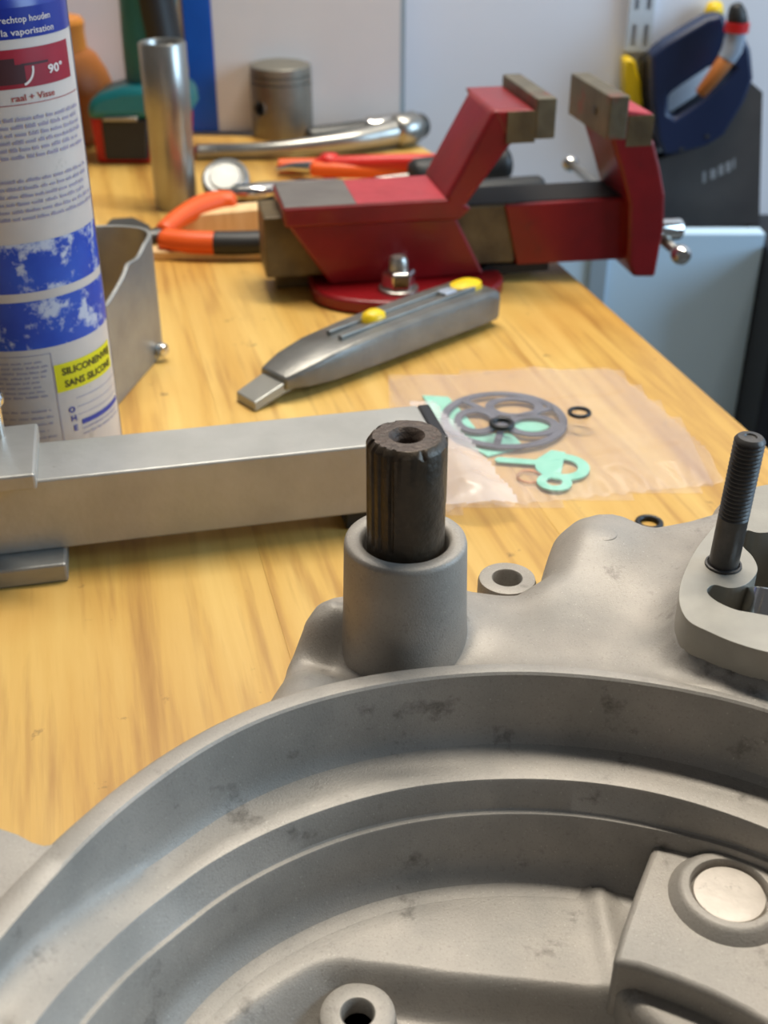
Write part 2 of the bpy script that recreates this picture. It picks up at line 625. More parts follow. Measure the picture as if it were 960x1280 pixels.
OFF = {RI: ([40, 60, 70, 80, 90, 100, 107, 115, 122, 128, 132, 138, 145, 150, 155, 165, 200, 250], [0.8, 0.8, -.2, -.7, -.4, -.4, -.1, .4, .7, .1, -.7, -1.8, -2.6, -3.4, -4.0, -3, 0, 0]),
       RO: ([40, 60, 70, 90, 102, 111, 119, 124, 130, 136, 141, 147, 152, 160, 175, 200, 250], [0, -.9, -1.4, -1.3, -.6, 0, .3, 0, -.8, -1.7, -2.5, -3.3, -3.4, -3, -1, 0, 0]),
       LE: ([40, 57, 73, 81, 90, 104, 113, 126, 132, 138.5, 146, 153.6, 161, 180, 230], [1.5, 2.0, 2.1, 1.6, 1.0, .9, .5, .3, .2, -.6, -3.4, -6.2, -7.4, -7, 0])}
LE2 = ([40, 61, 69, 81, 90, 105, 114, 122, 128, 134, 141, 148.4, 156.5, 170, 190, 230], [1.2, 0.8, -0.9, -1.2, -1.7, -1.85, -2.1, -2.6, -2.8, -3.3, -4.8, -7.1, -10.1, -11.0, -10, -2])


def roff(c, t, extra=None):
    d = math.degrees(t)
    xs, ys = extra or OFF[c]
    w = [(-6, 1), (-3, 2), (0, 3), (3, 2), (6, 1)]
    return sum(k * np.interp(d + q, xs, ys) for q, k in w) / 9.0 * 0.001


def ringpts(c, dr, zf, extra=None):
    out = []
    for i in range(NS):
        t = 2 * pi * i / NS
        z = zf(t) if callable(zf) else zf
        r = c[2] + dr + roff(c, t, extra)
        out.append((c[0] + r * cos(t), c[1] + r * sin(t), z))
    return out


def ramp(t):
    """the channel runs out into the flange towards the left"""
    d = math.degrees(t)
    return sstep(134, 166, d) * (1 - sstep(210, 250, d))


def zc(base, top):
    return lambda t: base + (top - base) * ramp(t)


rings.append(ringpts(RO, 0.002, 0.0))
rings.append(ringpts(RO, 0.0003, ZR - 0.0015))
rings.append(ringpts(RO, -0.0003, ZR - 0.0005))
rings.append(ringpts(RO, -0.0012, ZR))
rings.append(ringpts(RI, 0.0007, ZR))
rings.append(ringpts(RI, 0.0001, zc(ZR - 0.0006, ZR - 0.0002)))
RISE = 0.0135
rings.append(ringpts(RI, -0.0006, zc(ZR - 0.0085, ZR - 0.0020)))


def mixr(a, b, k, z):
    return [(p[0] + (q[0] - p[0]) * k, p[1] + (q[1] - p[1]) * k, zz) for p, q, zz in
            ((p, q, z(2 * pi * i / NS) if callable(z) else z) for i, (p, q) in enumerate(zip(a, b)))]


A_ = ringpts(RI, -0.0006, 0)
B_ = ringpts(LE, 0.0012, 0)


def dip(t):
    d = math.degrees(t)
    return sstep(163, 173, d) * (1 - sstep(200, 240, d))


rings.append(mixr(A_, B_, 0.04, zc(0.0445, ZR - 0.0042)))
rings.append(mixr(A_, B_, 0.10, zc(0.0415, ZR - 0.0056)))
rings.append(mixr(A_, B_, 0.22, zc(0.0398, ZR - 0.0066)))
rings.append(mixr(A_, B_, 0.42, zc(0.0392, 0.0392 + RISE)))
rings.append(mixr(A_, B_, 0.70, lambda t: zc(0.0392, 0.0392 + RISE)(t) - 0.010 * dip(t)))
rings.append(ringpts(LE, 0.0012, zc(0.0394, 0.0394 + RISE)))
rings.append(ringpts(LE, 0.0004, zc(0.0392, 0.0392 + RISE)))
rings.append(ringpts(LE, 0.0000, zc(0.0385, 0.0385 + RISE)))
rings.append(ringpts(LE, 0.0009, zc(0.0313, 0.0313 + RISE), LE2))
rings.append(ringpts(LE, 0.0005, zc(0.0309, 0.0309 + RISE), LE2))
rings.append(ringpts(LE, -0.0006, zc(0.0308, 0.0308 + RISE), LE2))
rings.append(ringpts(LE, -0.0009, zc(0.0303, 0.0303 + RISE), LE2))
rings.append(ringpts(LE, -0.0020, 0.0190, LE2))
rings.append(ringpts(LE, -0.0036, 0.0150, LE2))
rings.append(ringpts(LE, -0.0066, 0.0125, LE2))
rings.append(ringpts(LE, -0.0106, 0.0121, LE2))
rings.append(ringpts(LE, -0.0112, 0.0080, LE2))
g = G()
g.loft(rings, caps=False)
# back (bench) side closed by an annulus and the floor below
g.obj('clutch_housing', 'cast', case, smooth=30, world=True)


# pocket floor: height field --------------------------------------------------
def seg_dist(px, py, ax, ay, bx, by):
    dx, dy = bx - ax, by - ay
    t = np.clip(((px - ax) * dx + (py - ay) * dy) / (dx * dx + dy * dy), 0, 1)
    return np.hypot(px - ax - t * dx, py - ay - t * dy)


def poly_sdf(X, Y, poly):
    """signed distance, positive inside"""
    n = len(poly)
    d = np.full(X.shape, 1e9)
    ins = np.zeros(X.shape, bool)
    for i in range(n):
        ax, ay = poly[i][0], poly[i][1]
        bx, by = poly[(i + 1) % n][0], poly[(i + 1) % n][1]
        d = np.minimum(d, seg_dist(X, Y, ax, ay, bx, by))
        c = ((ay > Y) != (by > Y)) & (X < (bx - ax) * (Y - ay) / (by - ay + 1e-12) + ax)
        ins ^= c
    return np.where(ins, d, -d)


def ss(a, b, x):
    t = np.clip((x - a) / (b - a), 0, 1)
    return t * t * (3 - 2 * t)


def grid_mesh(X, Y, Z, keep):
    ny, nx = X.shape
    idx = -np.ones(X.shape, int)
    kq = keep[:-1, :-1] | keep[1:, :-1] | keep[:-1, 1:] | keep[1:, 1:]
    used = np.zeros(X.shape, bool)
    used[:-1, :-1] |= kq
    used[1:, :-1] |= kq
    used[:-1, 1:] |= kq
    used[1:, 1:] |= kq
    idx[used] = np.arange(used.sum())
    v = np.c_[X[used], Y[used], Z[used]]
    j, i = np.nonzero(kq)
    f = np.c_[idx[j, i], idx[j, i + 1], idx[j + 1, i + 1], idx[j + 1, i]]
    return v.tolist(), f.tolist()


gx, gy = np.meshgrid(np.arange(-0.075, 0.140, 0.0009), np.arange(0.004, 0.218, 0.0009))
rr = np.hypot(gx - LE[0], gy - LE[1])
# curve of the step: the floor drops towards the hub
step_px = [(180, 1215), (260, 1190), (320, 1188), (380, 1202), (450, 1222), (560, 1238), (680, 1250), (760, 1258), (830, 1280)]
sp = [at(a, b, 0.009) for a, b in step_px]
stepy = np.interp(gx, [p.x for p in sp], [p.y for p in sp])
low = (1 - ss(-0.0042, 0.0032, gy - stepy)) * (1 - ss(0.080, 0.092, rr))
fz = 0.01206 - 0.0110 * low
# the ridge left of the platform
fz = fz + 0.0016 * np.exp(-((gx - at(755, 1150, 0.012).x) / 0.0035) ** 2) * ss(0.16, 0.20, gy)
fv, ff = grid_mesh(gx, gy, fz, rr < 0.1010)
g = G()
g.add(fv, ff)
g.obj('housing_floor', 'cast', case, smooth=60, world=True, fix=False)

# raised platform with the plug ------------------------------------------------
ZP = 0.0260
pl_px = [(818, 1050), (812, 1068), (795, 1112), (778, 1160), (766, 1202), (800, 1208), (845, 1224), (890, 1242), (930, 1262), (960, 1280),
         (1010, 1310), (1090, 1330), (1090, 1150), (1040, 1090), (960, 1045), (890, 1030)]
g = G().prism([tuple(at(a, b, ZP).xy) for a, b in pl_px], 0.006, ZP)
g.obj('bearing_platform', 'cast', case, smooth=40, world=True, bevel=0.0016, seg=3)
lip_px = [(764, 1214), (775, 1240), (800, 1268), (840, 1300), (900, 1340), (1000, 1370), (1000, 1320), (930, 1272), (880, 1246), (820, 1222)]
g = G().prism([tuple(at(a, b, 0.0180).xy) for a, b in lip_px], 0.004, 0.0180)
g.obj('curved_rib', 'cast', case, smooth=40, world=True, bevel=0.0035, seg=4)
pc = at(913, 1112, 0.0290)
T = Matrix.Translation(pc)
g = G().ring([(0.0150, -0.0038), (0.0138, -0.0026), (0.0124, -0.0008), (0.0114, -0.0001), (0.0108, 0.0), (0.0096, 0.0), (0.0092, -0.0005), (0.0090, -0.006)], 48, T)
g.obj('plug_seat', 'cast', case, smooth=40, world=True)
g = G().lathe([(0.0, -0.0011), (0.0070, -0.0011), (0.0083, -0.0014), (0.0088, -0.0030), (0.0090, -0.0055)], 40, T)
o = g.obj('core_plug', 'plug', case, smooth=40, world=True)
o['label'] = 'bright round steel core plug'
# small boss with a hole at the hub
hb = at(447, 1266, 0.008)
g = G().ring([(0.0095, -0.006), (0.0088, -0.0007), (0.0078, 0), (0.0042, 0), (0.0038, -0.0005), (0.0036, -0.006)], 40, Matrix.Translation(hb))
g.obj('oil_hole_boss', 'cast', case, smooth=40, world=True)
g = G().lathe([(0.0036, -0.005), (0.0, -0.005)], 24, Matrix.Translation(hb))
g.obj('oil_hole', 'cast', case, world=True)
# cast hub further in (below the picture) so that the pocket is not empty
g = G().ring([(0.030, 0.0005), (0.028, 0.016), (0.0265, 0.017), (0.0185, 0.017), (0.0175, 0.016), (0.017, 0.0005)], 56, Matrix.Translation((LE[0], LE[1] - 0.012, 0)))
g.obj('hub', 'cast', case, smooth=40, world=True, bevel=0.001)

# flange lobe on the left -------------------------------------------------------
lob = [at(a, b, ZR) for a, b in [(-95, 1015), (-50, 1022), (-5, 1034), (22, 1043), (40, 1053), (54, 1057), (70, 1055), (86, 1046), (100, 1035)]]
pts = [tuple(p.xy) for p in lob]
for d in range(148, 216, 4):
    t = radians(d)
    k = -0.0025 + roff(RO, t)
    pts.append((RO[0] + (RO[2] + k) * cos(t), RO[1] + (RO[2] + k) * sin(t)))
pts += [(-0.118, 0.045), (-0.135, 0.09)]
G().prism(pts, 0.0, ZR - 0.0001).obj('mounting_flange', 'cast', case, smooth=30, world=True)

# deck behind the rim: height field ---------------------------------------------
ZD = 0.0560
BX, BY = at(507, 672, 0.085).xy           # axis of the shaft boss
out_px = [(336, 905, .040), (350, 872, .042), (358, 838, .044), (373, 800, .048), (377, 765, .052), (388, 746, .053), (410, 738, .053), (440, 738, .052),
          (500, 735, .048), (590, 752, .046), (640, 752, .046), (672, 738, .046), (681, 702, .049), (690, 668, .052), (708, 644, .054), (735, 631, .055),
          (765, 629, .055), (790, 638, .054), (812, 655, .052), (850, 648, .052), (885, 635, .053), (896, 612, .055), (940, 600, .056), (1060, 600, .056),
          (1150, 640, .05), (1160, 900, .05)]
outl = [tuple(at(a, b, z).xy) for a, b, z in out_px]
outl += [(0.13, 0.19), (0.03, 0.22), (-0.045, 0.19)]
STP = 0.00075
X, Y = np.meshgrid(np.arange(-0.05, 0.175, STP), np.arange(0.175, 0.375, STP))
sd = poly_sdf(X, Y, outl)
Z = np.full(X.shape, ZD)
c = at(745, 668, 0.060)
Z = Z + 0.0050 * np.exp(-(((X - c.x) / 0.013) ** 2 + ((Y - c.y) / 0.014) ** 2))
c = at(404, 768, 0.058)
Z = Z + 0.0058 * np.exp(-(((X - c.x) / 0.0065) ** 2 + ((Y - c.y) / 0.0065) ** 2) ** 1.5)
c = at(640, 770, 0.05)
Z = Z - 0.0030 * np.exp(-(((X - c.x) / 0.010) ** 2 + ((Y - c.y) / 0.012) ** 2))
c = at(412, 826, 0.05)
Z = Z - 0.0055 * np.exp(-(((X - c.x) / 0.0100) ** 2 + ((Y - c.y) / 0.0065) ** 2))
c = at(790, 770, 0.055)
Z = Z - 0.0020 * np.exp(-(((X - c.x) / 0.012) ** 2 + ((Y - c.y) / 0.012) ** 2))
rb = np.hypot(X - BX, Y - BY)
Z = Z - 0.0120 * np.exp(-(((X - BX) / 0.020) ** 2 + ((Y - BY + 0.012) / 0.016) ** 2))
Z = Z + 0.0050 * np.exp(-np.clip(rb - 0.0162, 0, 1) / 0.0035)
cyl_px = [(898, 652), (884, 668), (868, 690), (856, 714), (849, 738), (851, 760), (862, 777), (885, 789), (918, 803), (960, 815), (1030, 828),
          (1110, 820), (1130, 720), (1060, 630), (990, 606), (940, 610), (915, 630)]
ZC = 0.0715
cylo = [tuple(at(a, b, ZC).xy) for a, b in cyl_px]
cs = poly_sdf(X, Y, cylo)
Z = Z + 0.0065 * np.exp(-np.clip(-cs, 0, 1) / 0.0040)
ang_ = np.arctan2(Y - RO[1], X - RO[0])
dr = np.hypot(X - RO[0], Y - RO[1]) - RO[2] - np.vectorize(lambda q: roff(RO, q))(np.round(ang_, 2))
Z = Z + 0.0020 * np.exp(-np.clip(dr - 0.0005, 0, 1) / 0.0035)
# rounded shoulder towards the outline, steep skirt outside
Rf = 0.0125
d = np.clip(sd, 0, Rf)
Z = Z - (Rf - np.sqrt(np.maximum(Rf ** 2 - (Rf - d) ** 2, 0)))
Z = np.where(sd < 0, np.maximum(0, Z + sd * 14), Z)
keep = (Z > 0.0005) & (dr > -0.0018)
# opening of the crankcase
op_px = [(926, 672), (929, 683), (941, 696), (947, 711), (941, 723), (929, 732), (912, 735), (894, 731), (885, 735), (885, 742), (897, 752), (917, 761),
         (936, 765), (990, 772), (1050, 762), (1075, 715), (1030, 672), (990, 664), (950, 666), (934, 663)]
opo = [tuple(at(a, b, ZC).xy) for a, b in op_px]
os_ = poly_sdf(X, Y, opo)
keep &= ~(cs > 0.0035)
Z = np.where(cs > 0, np.minimum(Z, ZC - 0.003), Z)
dv, df = grid_mesh(X, Y, Z, keep)
g = G()
g.add(dv, df)
g.obj('case_deck', 'cast', case, smooth=70, world=True, fix=False)

# cylinder base: raised wall with the opening -----------------------------------


def prism_hole(outer, inner, z0, z1, zin0):
    """flat top between two outlines, walls on both"""
    bm = bmesh.new()
    ov = [bm.verts.new((p[0], p[1], z1)) for p in outer]
    iv = [bm.verts.new((p[0], p[1], z1)) for p in inner]
    eo = [bm.edges.new((ov[i], ov[(i + 1) % len(ov)])) for i in range(len(ov))]
    ei = [bm.edges.new((iv[i], iv[(i + 1) % len(iv)])) for i in range(len(iv))]
    bmesh.ops.triangle_fill(bm, edges=eo + ei, use_beauty=True, use_dissolve=False)
    bm.verts.index_update()
    for lst, zz, grow in ((ov, z0, 1.02), (iv, zin0, 1.0)):
        low_ = [bm.verts.new((v.co.x, v.co.y, zz)) for v in lst]
        for i in range(len(lst)):
            j = (i + 1) % len(lst)
            bm.faces.new((lst[i], lst[j], low_[j], low_[i]))
    bm.verts.index_update()
    bm.verts.ensure_lookup_table()
    v = [tuple(p.co) for p in bm.verts]
    f = [tuple(q.index for q in fc.verts) for fc in bm.faces]
    bm.free()
    return v, f


so = [tuple(p.xy) for p in smoothline([Vector((p[0], p[1], 0)) for p in cylo + [cylo[0]]], 5)][:-1]
si = [tuple(p.xy) for p in smoothline([Vector((p[0], p[1], 0)) for p in opo + [opo[0]]], 5)][:-1]
v, f = prism_hole(so, si, 0.050, ZC, 0.022)
g = G()
g.add(v, f)
g.obj('cylinder_base', 'machined', case, smooth=40, world=True, bevel=0.0007)
G().prism(opo, 0.020, 0.0225).obj('crankcase_floor', 'cast', case, smooth=0, world=True)
# needle bearing in the opening
bc = at(980, 748, 0.0680)
mt = Matrix.Translation(bc) @ Matrix.Rotation(radians(-38), 4, 'X') @ Matrix.Rotation(radians(18), 4, 'Y')
g = G().ring([(0.0098, -0.007), (0.0098, 0.0), (0.0092, 0.0004), (0.0086, 0.0), (0.0086, -0.007)], 40, mt)
br = g.obj('bearing', 'chrome', case, smooth=40, world=True)
g = G()
for i in range(22):
    a = 2 * pi * i / 22
    g.lathe([(0.0, -0.0065), (0.0009, -0.0065), (0.0009, -0.0008), (0.0, -0.0008)], 8, mt @ Matrix.Translation((0.0077 * cos(a), 0.0077 * sin(a), 0)))
rl = g.obj('needle_rollers', 'satin', br, world=True)
rl['kind'] = 'stuff'
g = G().lathe([(0.0067, -0.007), (0.0067, -0.0012), (0.0, -0.0012)], 28, mt)
g.obj('bearing_core', 'satin', br, world=True)

# stud ------------------------------------------------------------------------
sc = at(904, 706, ZC)
prof = [(0.0043, -0.02), (0.0043, 0.0002), (0.0040, 0.0006), (0.0040, 0.0155)]
z = 0.0155
while z < 0.0378:
    prof += [(0.00405, z), (0.00355, z + 0.00045), (0.00355, z + 0.0006), (0.00405, z + 0.00105)]
    z += 0.0012
prof += [(0.0040, z), (0.0036, z + 0.0006), (0.0032, z + 0.0010), (0.0017, z + 0.0011), (0.0014, z + 0.0007), (0.0, z + 0.0007)]
g = G().lathe(prof, 36, Matrix.Translation(sc) @ Matrix.Rotation(radians(1.8), 4, 'Y'))
o = g.obj('stud', 'stud', case, smooth=30, world=True)
o['label'] = 'black threaded stud'
g = G().ring([(0.0050, 0.0), (0.0049, 0.0006), (0.0044, 0.0007), (0.0042, 0.0)], 36, Matrix.Translation(sc))
g.obj('stud_collar', 'stud', case, smooth=40, world=True)

# shaft boss and shaft ----------------------------------------------------------
ZB = 0.085
g = G().ring([(0.0186, 0.030), (0.0176, 0.050), (0.0168, 0.062), (0.0162, ZB - 0.0016), (0.0159, ZB - 0.0005), (0.0152, ZB), (0.0124, ZB), (0.0117, ZB - 0.0005),
              (0.0113, ZB - 0.002), (0.0113, 0.060)], 72, Matrix.Translation((BX, BY, 0)))
g.obj('shaft_boss', 'cast', case, smooth=40, world=True)
ZT = 0.1150
RS = 0.0102
NT = 120
rings = []


def shaft_r(a, z):
    r = RS
    # three keyways with a few splines on the left side, ending above the boss
    for c0, w, dep in ((-2.28, 0.06, 0.0006), (-1.98, 0.05, 0.0007), (-2.55, 0.06, 0.0005), (-2.85, 0.06, 0.0004), (2.6, 0.1, .0008), (2.0, 0.1, .0008)):
        dd = abs((a - c0 + pi) % (2 * pi) - pi)
        if dd < w and z > ZB + 0.001:
            r -= dep
    return r


rnd = random.Random(3)
jag = [rnd.uniform(-1, 1) for _ in range(NT)]
jag = [(jag[i - 1] + 2 * jag[i] + jag[(i + 1) % NT]) / 4 for i in range(NT)]
zs = [0.070, ZB + 0.0005, ZB + 0.0012, ZB + 0.008, ZB + 0.016, ZT - 0.0020]
for z in zs:
    rings.append([(BX + shaft_r(2 * pi * i / NT - pi, z) * cos(2 * pi * i / NT - pi), BY + shaft_r(2 * pi * i / NT - pi, z) * sin(2 * pi * i / NT - pi),
                   z + (jag[i] * 0.0007 if z > ZT - 0.003 else 0)) for i in range(NT)])
for dr_, dz, jk in ((0.0004, -0.0011, 0.0007), (0.0011, -0.0003, 0.0004), (0.0016, 0.0, 0.0001)):
    rings.append([(BX + (shaft_r(2 * pi * i / NT - pi, ZT) - dr_ - abs(jag[i]) * jk) * cos(2 * pi * i / NT - pi),
                   BY + (shaft_r(2 * pi * i / NT - pi, ZT) - dr_ - abs(jag[i]) * jk) * sin(2 * pi * i / NT - pi), ZT + dz + jag[i] * jk) for i in range(NT)])
g = G()
g.loft(rings, caps=False)
sh = g.obj('splined_shaft', 'shaft', case, smooth=35, world=True)
sh['label'] = 'dark oily splined shaft with worn end'
rings = [[(BX + r * cos(2 * pi * i / NT - pi), BY + r * sin(2 * pi * i / NT - pi), ZT + dz) for i in range(NT)] for r, dz in
         ((RS - 0.0020, 0.00), (0.0046, 0.0001), (0.0040, -0.0004), (0.0031, -0.0020), (0.0027, -0.0026), (0.0026, -0.010))]
first = [(BX + (shaft_r(2 * pi * i / NT - pi, ZT) - 0.0016 - abs(jag[i]) * 0.0001) * cos(2 * pi * i / NT - pi),
          BY + (shaft_r(2 * pi * i / NT - pi, ZT) - 0.0016 - abs(jag[i]) * 0.0001) * sin(2 * pi * i / NT - pi), ZT + jag[i] * 0.0001) for i in range(NT)]
g = G()
g.loft([first] + rings, caps=False)
g.obj('shaft_end', 'shaft_top', sh, smooth=35, world=True)
g = G().lathe([(0.0026, ZT - 0.0095), (0.0, ZT - 0.0095)], 24, Matrix.Translation((BX, BY, 0)))
g.obj('centre_hole', 'shaft', sh, world=True)

# round casting marks on the hump and the deck
for (a_, b_, z_, r_) in ((752, 666, 0.0603, 0.0046), ):
    q = at(a_, b_, z_)
    G().lathe([(r_ + 0.0006, -0.0025), (r_, -0.0001), (r_ - 0.0006, 0.0002), (0, 0.0003)], 28, Matrix.Translation(q) @ Matrix.Rotation(radians(-4), 4, 'X')).obj('casting_mark', 'cast', case, smooth=40, world=True)

# ear with a bolt hole ------------------------------------------------------------
ec = at(634, 722, 0.045)
g = G().ring([(0.0092, 0.004), (0.0090, 0.0435), (0.0086, 0.0448), (0.0080, 0.045), (0.0048, 0.045), (0.0044, 0.0445), (0.0043, 0.004)], 48, Matrix.Translation((ec.x, ec.y, 0)))
g.obj('bolt_ear', 'cast', case, smooth=40, world=True)
G().prism([(ec.x - 0.006, ec.y - 0.006), (ec.x - 0.008, ec.y - 0.03), (ec.x + 0.012, ec.y - 0.03), (ec.x + 0.006, ec.y - 0.0062)], 0.01, 0.040).obj('ear_web', 'cast', case, smooth=30, world=True, bevel=0.002)

# ================================================================== ALUMINIUM SQUARE TUBE WITH CLAMP PLATES
tA = radians(12.7)
t0 = at(100, 683, 0.008)
tube = thing('square_tube', 'silver aluminium square tube lying across the bench behind the engine case', 'metal tube', (t0.x, t0.y, 0), tA)
endl = 0.139
v = []
th = 0.002
g = G()
W, Zb, Zt = 0.031, 0.008, 0.038
sec_o = [(0, Zb), (W, Zb), (W, Zt), (0, Zt)]
sec_i = [(th, Zb + th), (W - th, Zb + th), (W - th, Zt - th), (th, Zt - th)]
vv = [(x, y, z) for x in (-0.30, endl) for (y, z) in sec_o] + [(x, y, z) for x in (-0.30, endl) for (y, z) in sec_i]
ff = []
for i in range(4):
    j = (i + 1) % 4
    ff.append((i, j, 4 + j, 4 + i))
    ff.append((8 + i, 12 + i, 12 + j, 8 + j))
    ff.append((i, 8 + i, 8 + j, j))
    ff.append((4 + i, 4 + j, 12 + j, 12 + i))
g.add(vv, ff)
g.obj('tube_body', 'tube', tube, smooth=0, bevel=0.0014, seg=3)
G().box(endl, endl + 0.0050, 0.0003, W - 0.0003, Zb, Zt + 0.0002).obj('end_cap', 'blackgloss', tube, smooth=0, bevel=0.0008)
G().box(0.103, 0.112, 0.002, W - 0.002, 0.0, Zb + 0.0004).obj('foot_pad', 'black', tube, smooth=0, bevel=0.0008)
# clamp on the left: plate above, plate below, bolt through both
c0 = at(48, 590, Zt)
cl = tube.matrix_basis.inverted() @ c0
cx = cl.x
G().box(cx - 0.050, cx + 0.0, -0.007, W + 0.004, Zt, Zt + 0.0065).obj('clamp_plate', 'tube', tube, smooth=0, bevel=0.001)
G().box(cx - 0.050, cx + 0.006, -0.011, W + 0.004, 0.0, Zb).obj('clamp_plate', 'alu_dull', tube, smooth=0, bevel=0.001)
bp_ = tube.matrix_basis.inverted() @ at(-2, 545, Zt + 0.0065)
g = G().lathe([(0.0028, Zt), (0.0028, Zt + 0.0195), (0.0038, Zt + 0.0195), (0.0044, Zt + 0.0205), (0.0044, Zt + 0.023), (0.0036, Zt + 0.0242), (0, Zt + 0.0242)], 24,
              Matrix.Translation((bp_.x, bp_.y, 0)))
g.obj('clamp_bolt', 'chrome', tube)

# ================================================================== SPRAY CAN
CANX, CANY, CANR = -0.1502, 0.467, 0.033
can = thing('spray_can', 'spray can with white label, dark blue top band and yellow sticker', 'spray can', (CANX, CANY, 0))
g = G().lathe([(0.030, 0.0), (0.0318, 0.0006), (0.0328, 0.002), (0.033, 0.004), (0.033, 0.1885)], 96)
g.obj('can_body', 'canwhite', can, smooth=40)
g = G().lathe([(0.033, 0.1885), (0.0326, 0.1912), (0.0312, 0.1945), (0.0285, 0.1980), (0.0245, 0.2010), (0.0200, 0.2035), (0.0200, 0.2105), (0.0165, 0.2105)], 96)
g.obj('can_shoulder', 'canblue', can, smooth=40)
g = G().lathe([(0.0165, 0.2100), (0.0165, 0.2300), (0.0155, 0.2330), (0.0130, 0.2345), (0, 0.2345)], 48)
cp = g.obj('spray_cap', 'redplastic', can, smooth=40)
G().tube([(0.012, -0.010, 0.226), (0.034, -0.022, 0.2265)], 0.0012, 10).obj('straw', 'redplastic', cp)


def on_can(a, z, lift=0.00012):
    r = CANR + lift
    return (r * sin(radians(a)), -r * cos(radians(a)), z)


def patch(name, a0, a1, z0, z1, m, lift=0.00012, parent=can, n=None):
    n = n or max(2, int(abs(a1 - a0) / 4))
    v, f = [], []
    for i in range(n + 1):
        a = a0 + (a1 - a0) * i / n
        v += [on_can(a, z0, lift), on_can(a, z1, lift)]
    for i in range(n):
        f.append((2 * i, 2 * i + 2, 2 * i + 3, 2 * i + 1))
    return G().add(v, f).obj(name, m, parent, smooth=60, fix=False)


def text_geo(s, size, bold=0.0, shear=0.0):
    cu = bpy.data.curves.new('lettering', 'FONT')
    cu.body = s
    cu.size = size
    cu.offset = bold
    cu.shear = shear
    cu.resolution_u = 2
    o = bpy.data.objects.new('lettering', cu)
    col.objects.link(o)
    dg = bpy.context.evaluated_depsgraph_get()
    me = bpy.data.meshes.new_from_object(o.evaluated_get(dg))
    v = [tuple(p.co) for p in me.vertices]
    f = [tuple(p.vertices) for p in me.polygons]
    bpy.data.objects.remove(o)
    bpy.data.curves.remove(cu)
    bpy.data.meshes.remove(me)
    return v, f


def can_text(name, s, a_right, z, size, m, bold=0.0, a_left=None, lift=0.0003, stretch=None):
    v, f = text_geo(s, size, bold)
    x0, x1 = min(p[0] for p in v), max(p[0] for p in v)
    k = 180 / pi / CANR
    sc_ = 1.0
    if a_left is not None:
        sc_ = (a_right - a_left) / ((x1 - x0) * k)
    w = [on_can(a_right - (x1 - p[0]) * k * sc_, z + p[1], lift) for p in v]
    return G().add(w, f).obj(name, m, can, smooth=0, fix=False)


patch('blue_band', -75, 118, 0.1785, 0.1886, 'canblue', 0.00012, n=60)
patch('red_panel', -60, 84, 0.1620, 0.1752, 'canred', 0.00012)
# nozzle silhouette and arc printed on the red panel
for (a0, a1, z0, z1) in ((5, 42, 0.1635, 0.1700), (22, 36, 0.1700, 0.1722), (40, 60, 0.1694, 0.1702)):
    patch('nozzle_print', a0, a1, z0, z1, 'canblackred', 0.0002)
arc = []
v, f = [], []
for i in range(13):
    t = radians(-75 + 80 * i / 12)
    for r in (0.0052, 0.0060):
        v.append(on_can(38 + r * cos(t) / CANR * 57.3, 0.1685 + r * sin(t), 0.0003))
for i in range(12):
    f.append((2 * i, 2 * i + 1, 2 * i + 3, 2 * i + 2))
G().add(v, f).obj('arc_print', 'inkwhite', can, smooth=0, fix=False)
can_text('printed_text', '90\u00b0', 73, 0.1655, 0.0042, 'inkwhite', 0.0001, a_left=59)
can_text('printed_text', 'rechtop houden', 67, 0.1838, 0.0031, 'inkwhite', 0.00002, a_left=30)
can_text('printed_text', 'de la vaporisation', 69, 0.1797, 0.0031, 'inkwhite', 0.00002, a_left=22)
can_text('printed_text', 'raal + Visse', 62, 0.1577, 0.0032, 'inkred', 0.00004, a_left=31)
patch('printed_rule', -40, 92, 0.1563, 0.1566, 'inkred', 0.0002)


def word_lines(name, a0, a1, ztop, zbot, n, m, h=0.0013, seed=1, rag=12):
    """body copy too small to read: one low mesh of word-long strokes per line"""
    rr_ = random.Random(seed)
    for k in range(n):
        z = ztop + (zbot - ztop) * k / max(1, n - 1)
        g = G()
        a = a0
        end = a1 - rr_.uniform(0, rag)
        while a < end:
            w = rr_.uniform(3.5, 10)
            w = min(w, end - a)
            b = a
            while b < a + w:
                lw = rr_.uniform(0.7, 1.2)
                hh = h * rr_.choice((0.65, 0.7, 0.75, 1.0))
                vv = [on_can(b, z, 0.0003), on_can(b + lw * 0.78, z, 0.0003), on_can(b + lw * 0.78, z + hh, 0.0003), on_can(b, z + hh, 0.0003)]
                g.add(vv, [(0, 1, 2, 3)])
                b += lw
            a += w + 2.0
        g.obj(name, m, can, smooth=0, fix=False)


word_lines('small_print', -30, 92, 0.1508, 0.1375, 6, 'ink', 0.0015, 3, 16)
word_lines('small_print', -30, 98, 0.1290, 0.1150, 6, 'ink', 0.0014, 5, 18)
patch('photo_strip', -40, 96, 0.0868, 0.1062, 'photo', 0.00012)
patch('photo_strip', -40, 97, 0.0633, 0.0832, 'photo', 0.00012)
patch('yellow_sticker', 31, 89, 0.0430, 0.0552, 'canyellow', 0.0002)
can_text('printed_text', 'SILICONENVRIJ', 86, 0.0502, 0.0042, 'inkblack', 0.00012, a_left=36, lift=0.0004)
can_text('printed_text', 'SANS SILICONE', 85, 0.0448, 0.0042, 'inkblack', 0.00012, a_left=37, lift=0.0004)
patch('printed_rule', -30, 30, 0.0606, 0.0609, 'ink', 0.0002)
patch('printed_rule', 30, 30.5, 0.012, 0.0609, 'ink', 0.0002)
word_lines('small_print', -30, 28, 0.0575, 0.0425, 8, 'ink', 0.0009, 9, 8)
word_lines('small_print', -30, 28, 0.036, 0.024, 5, 'ink', 0.0009, 11, 8)
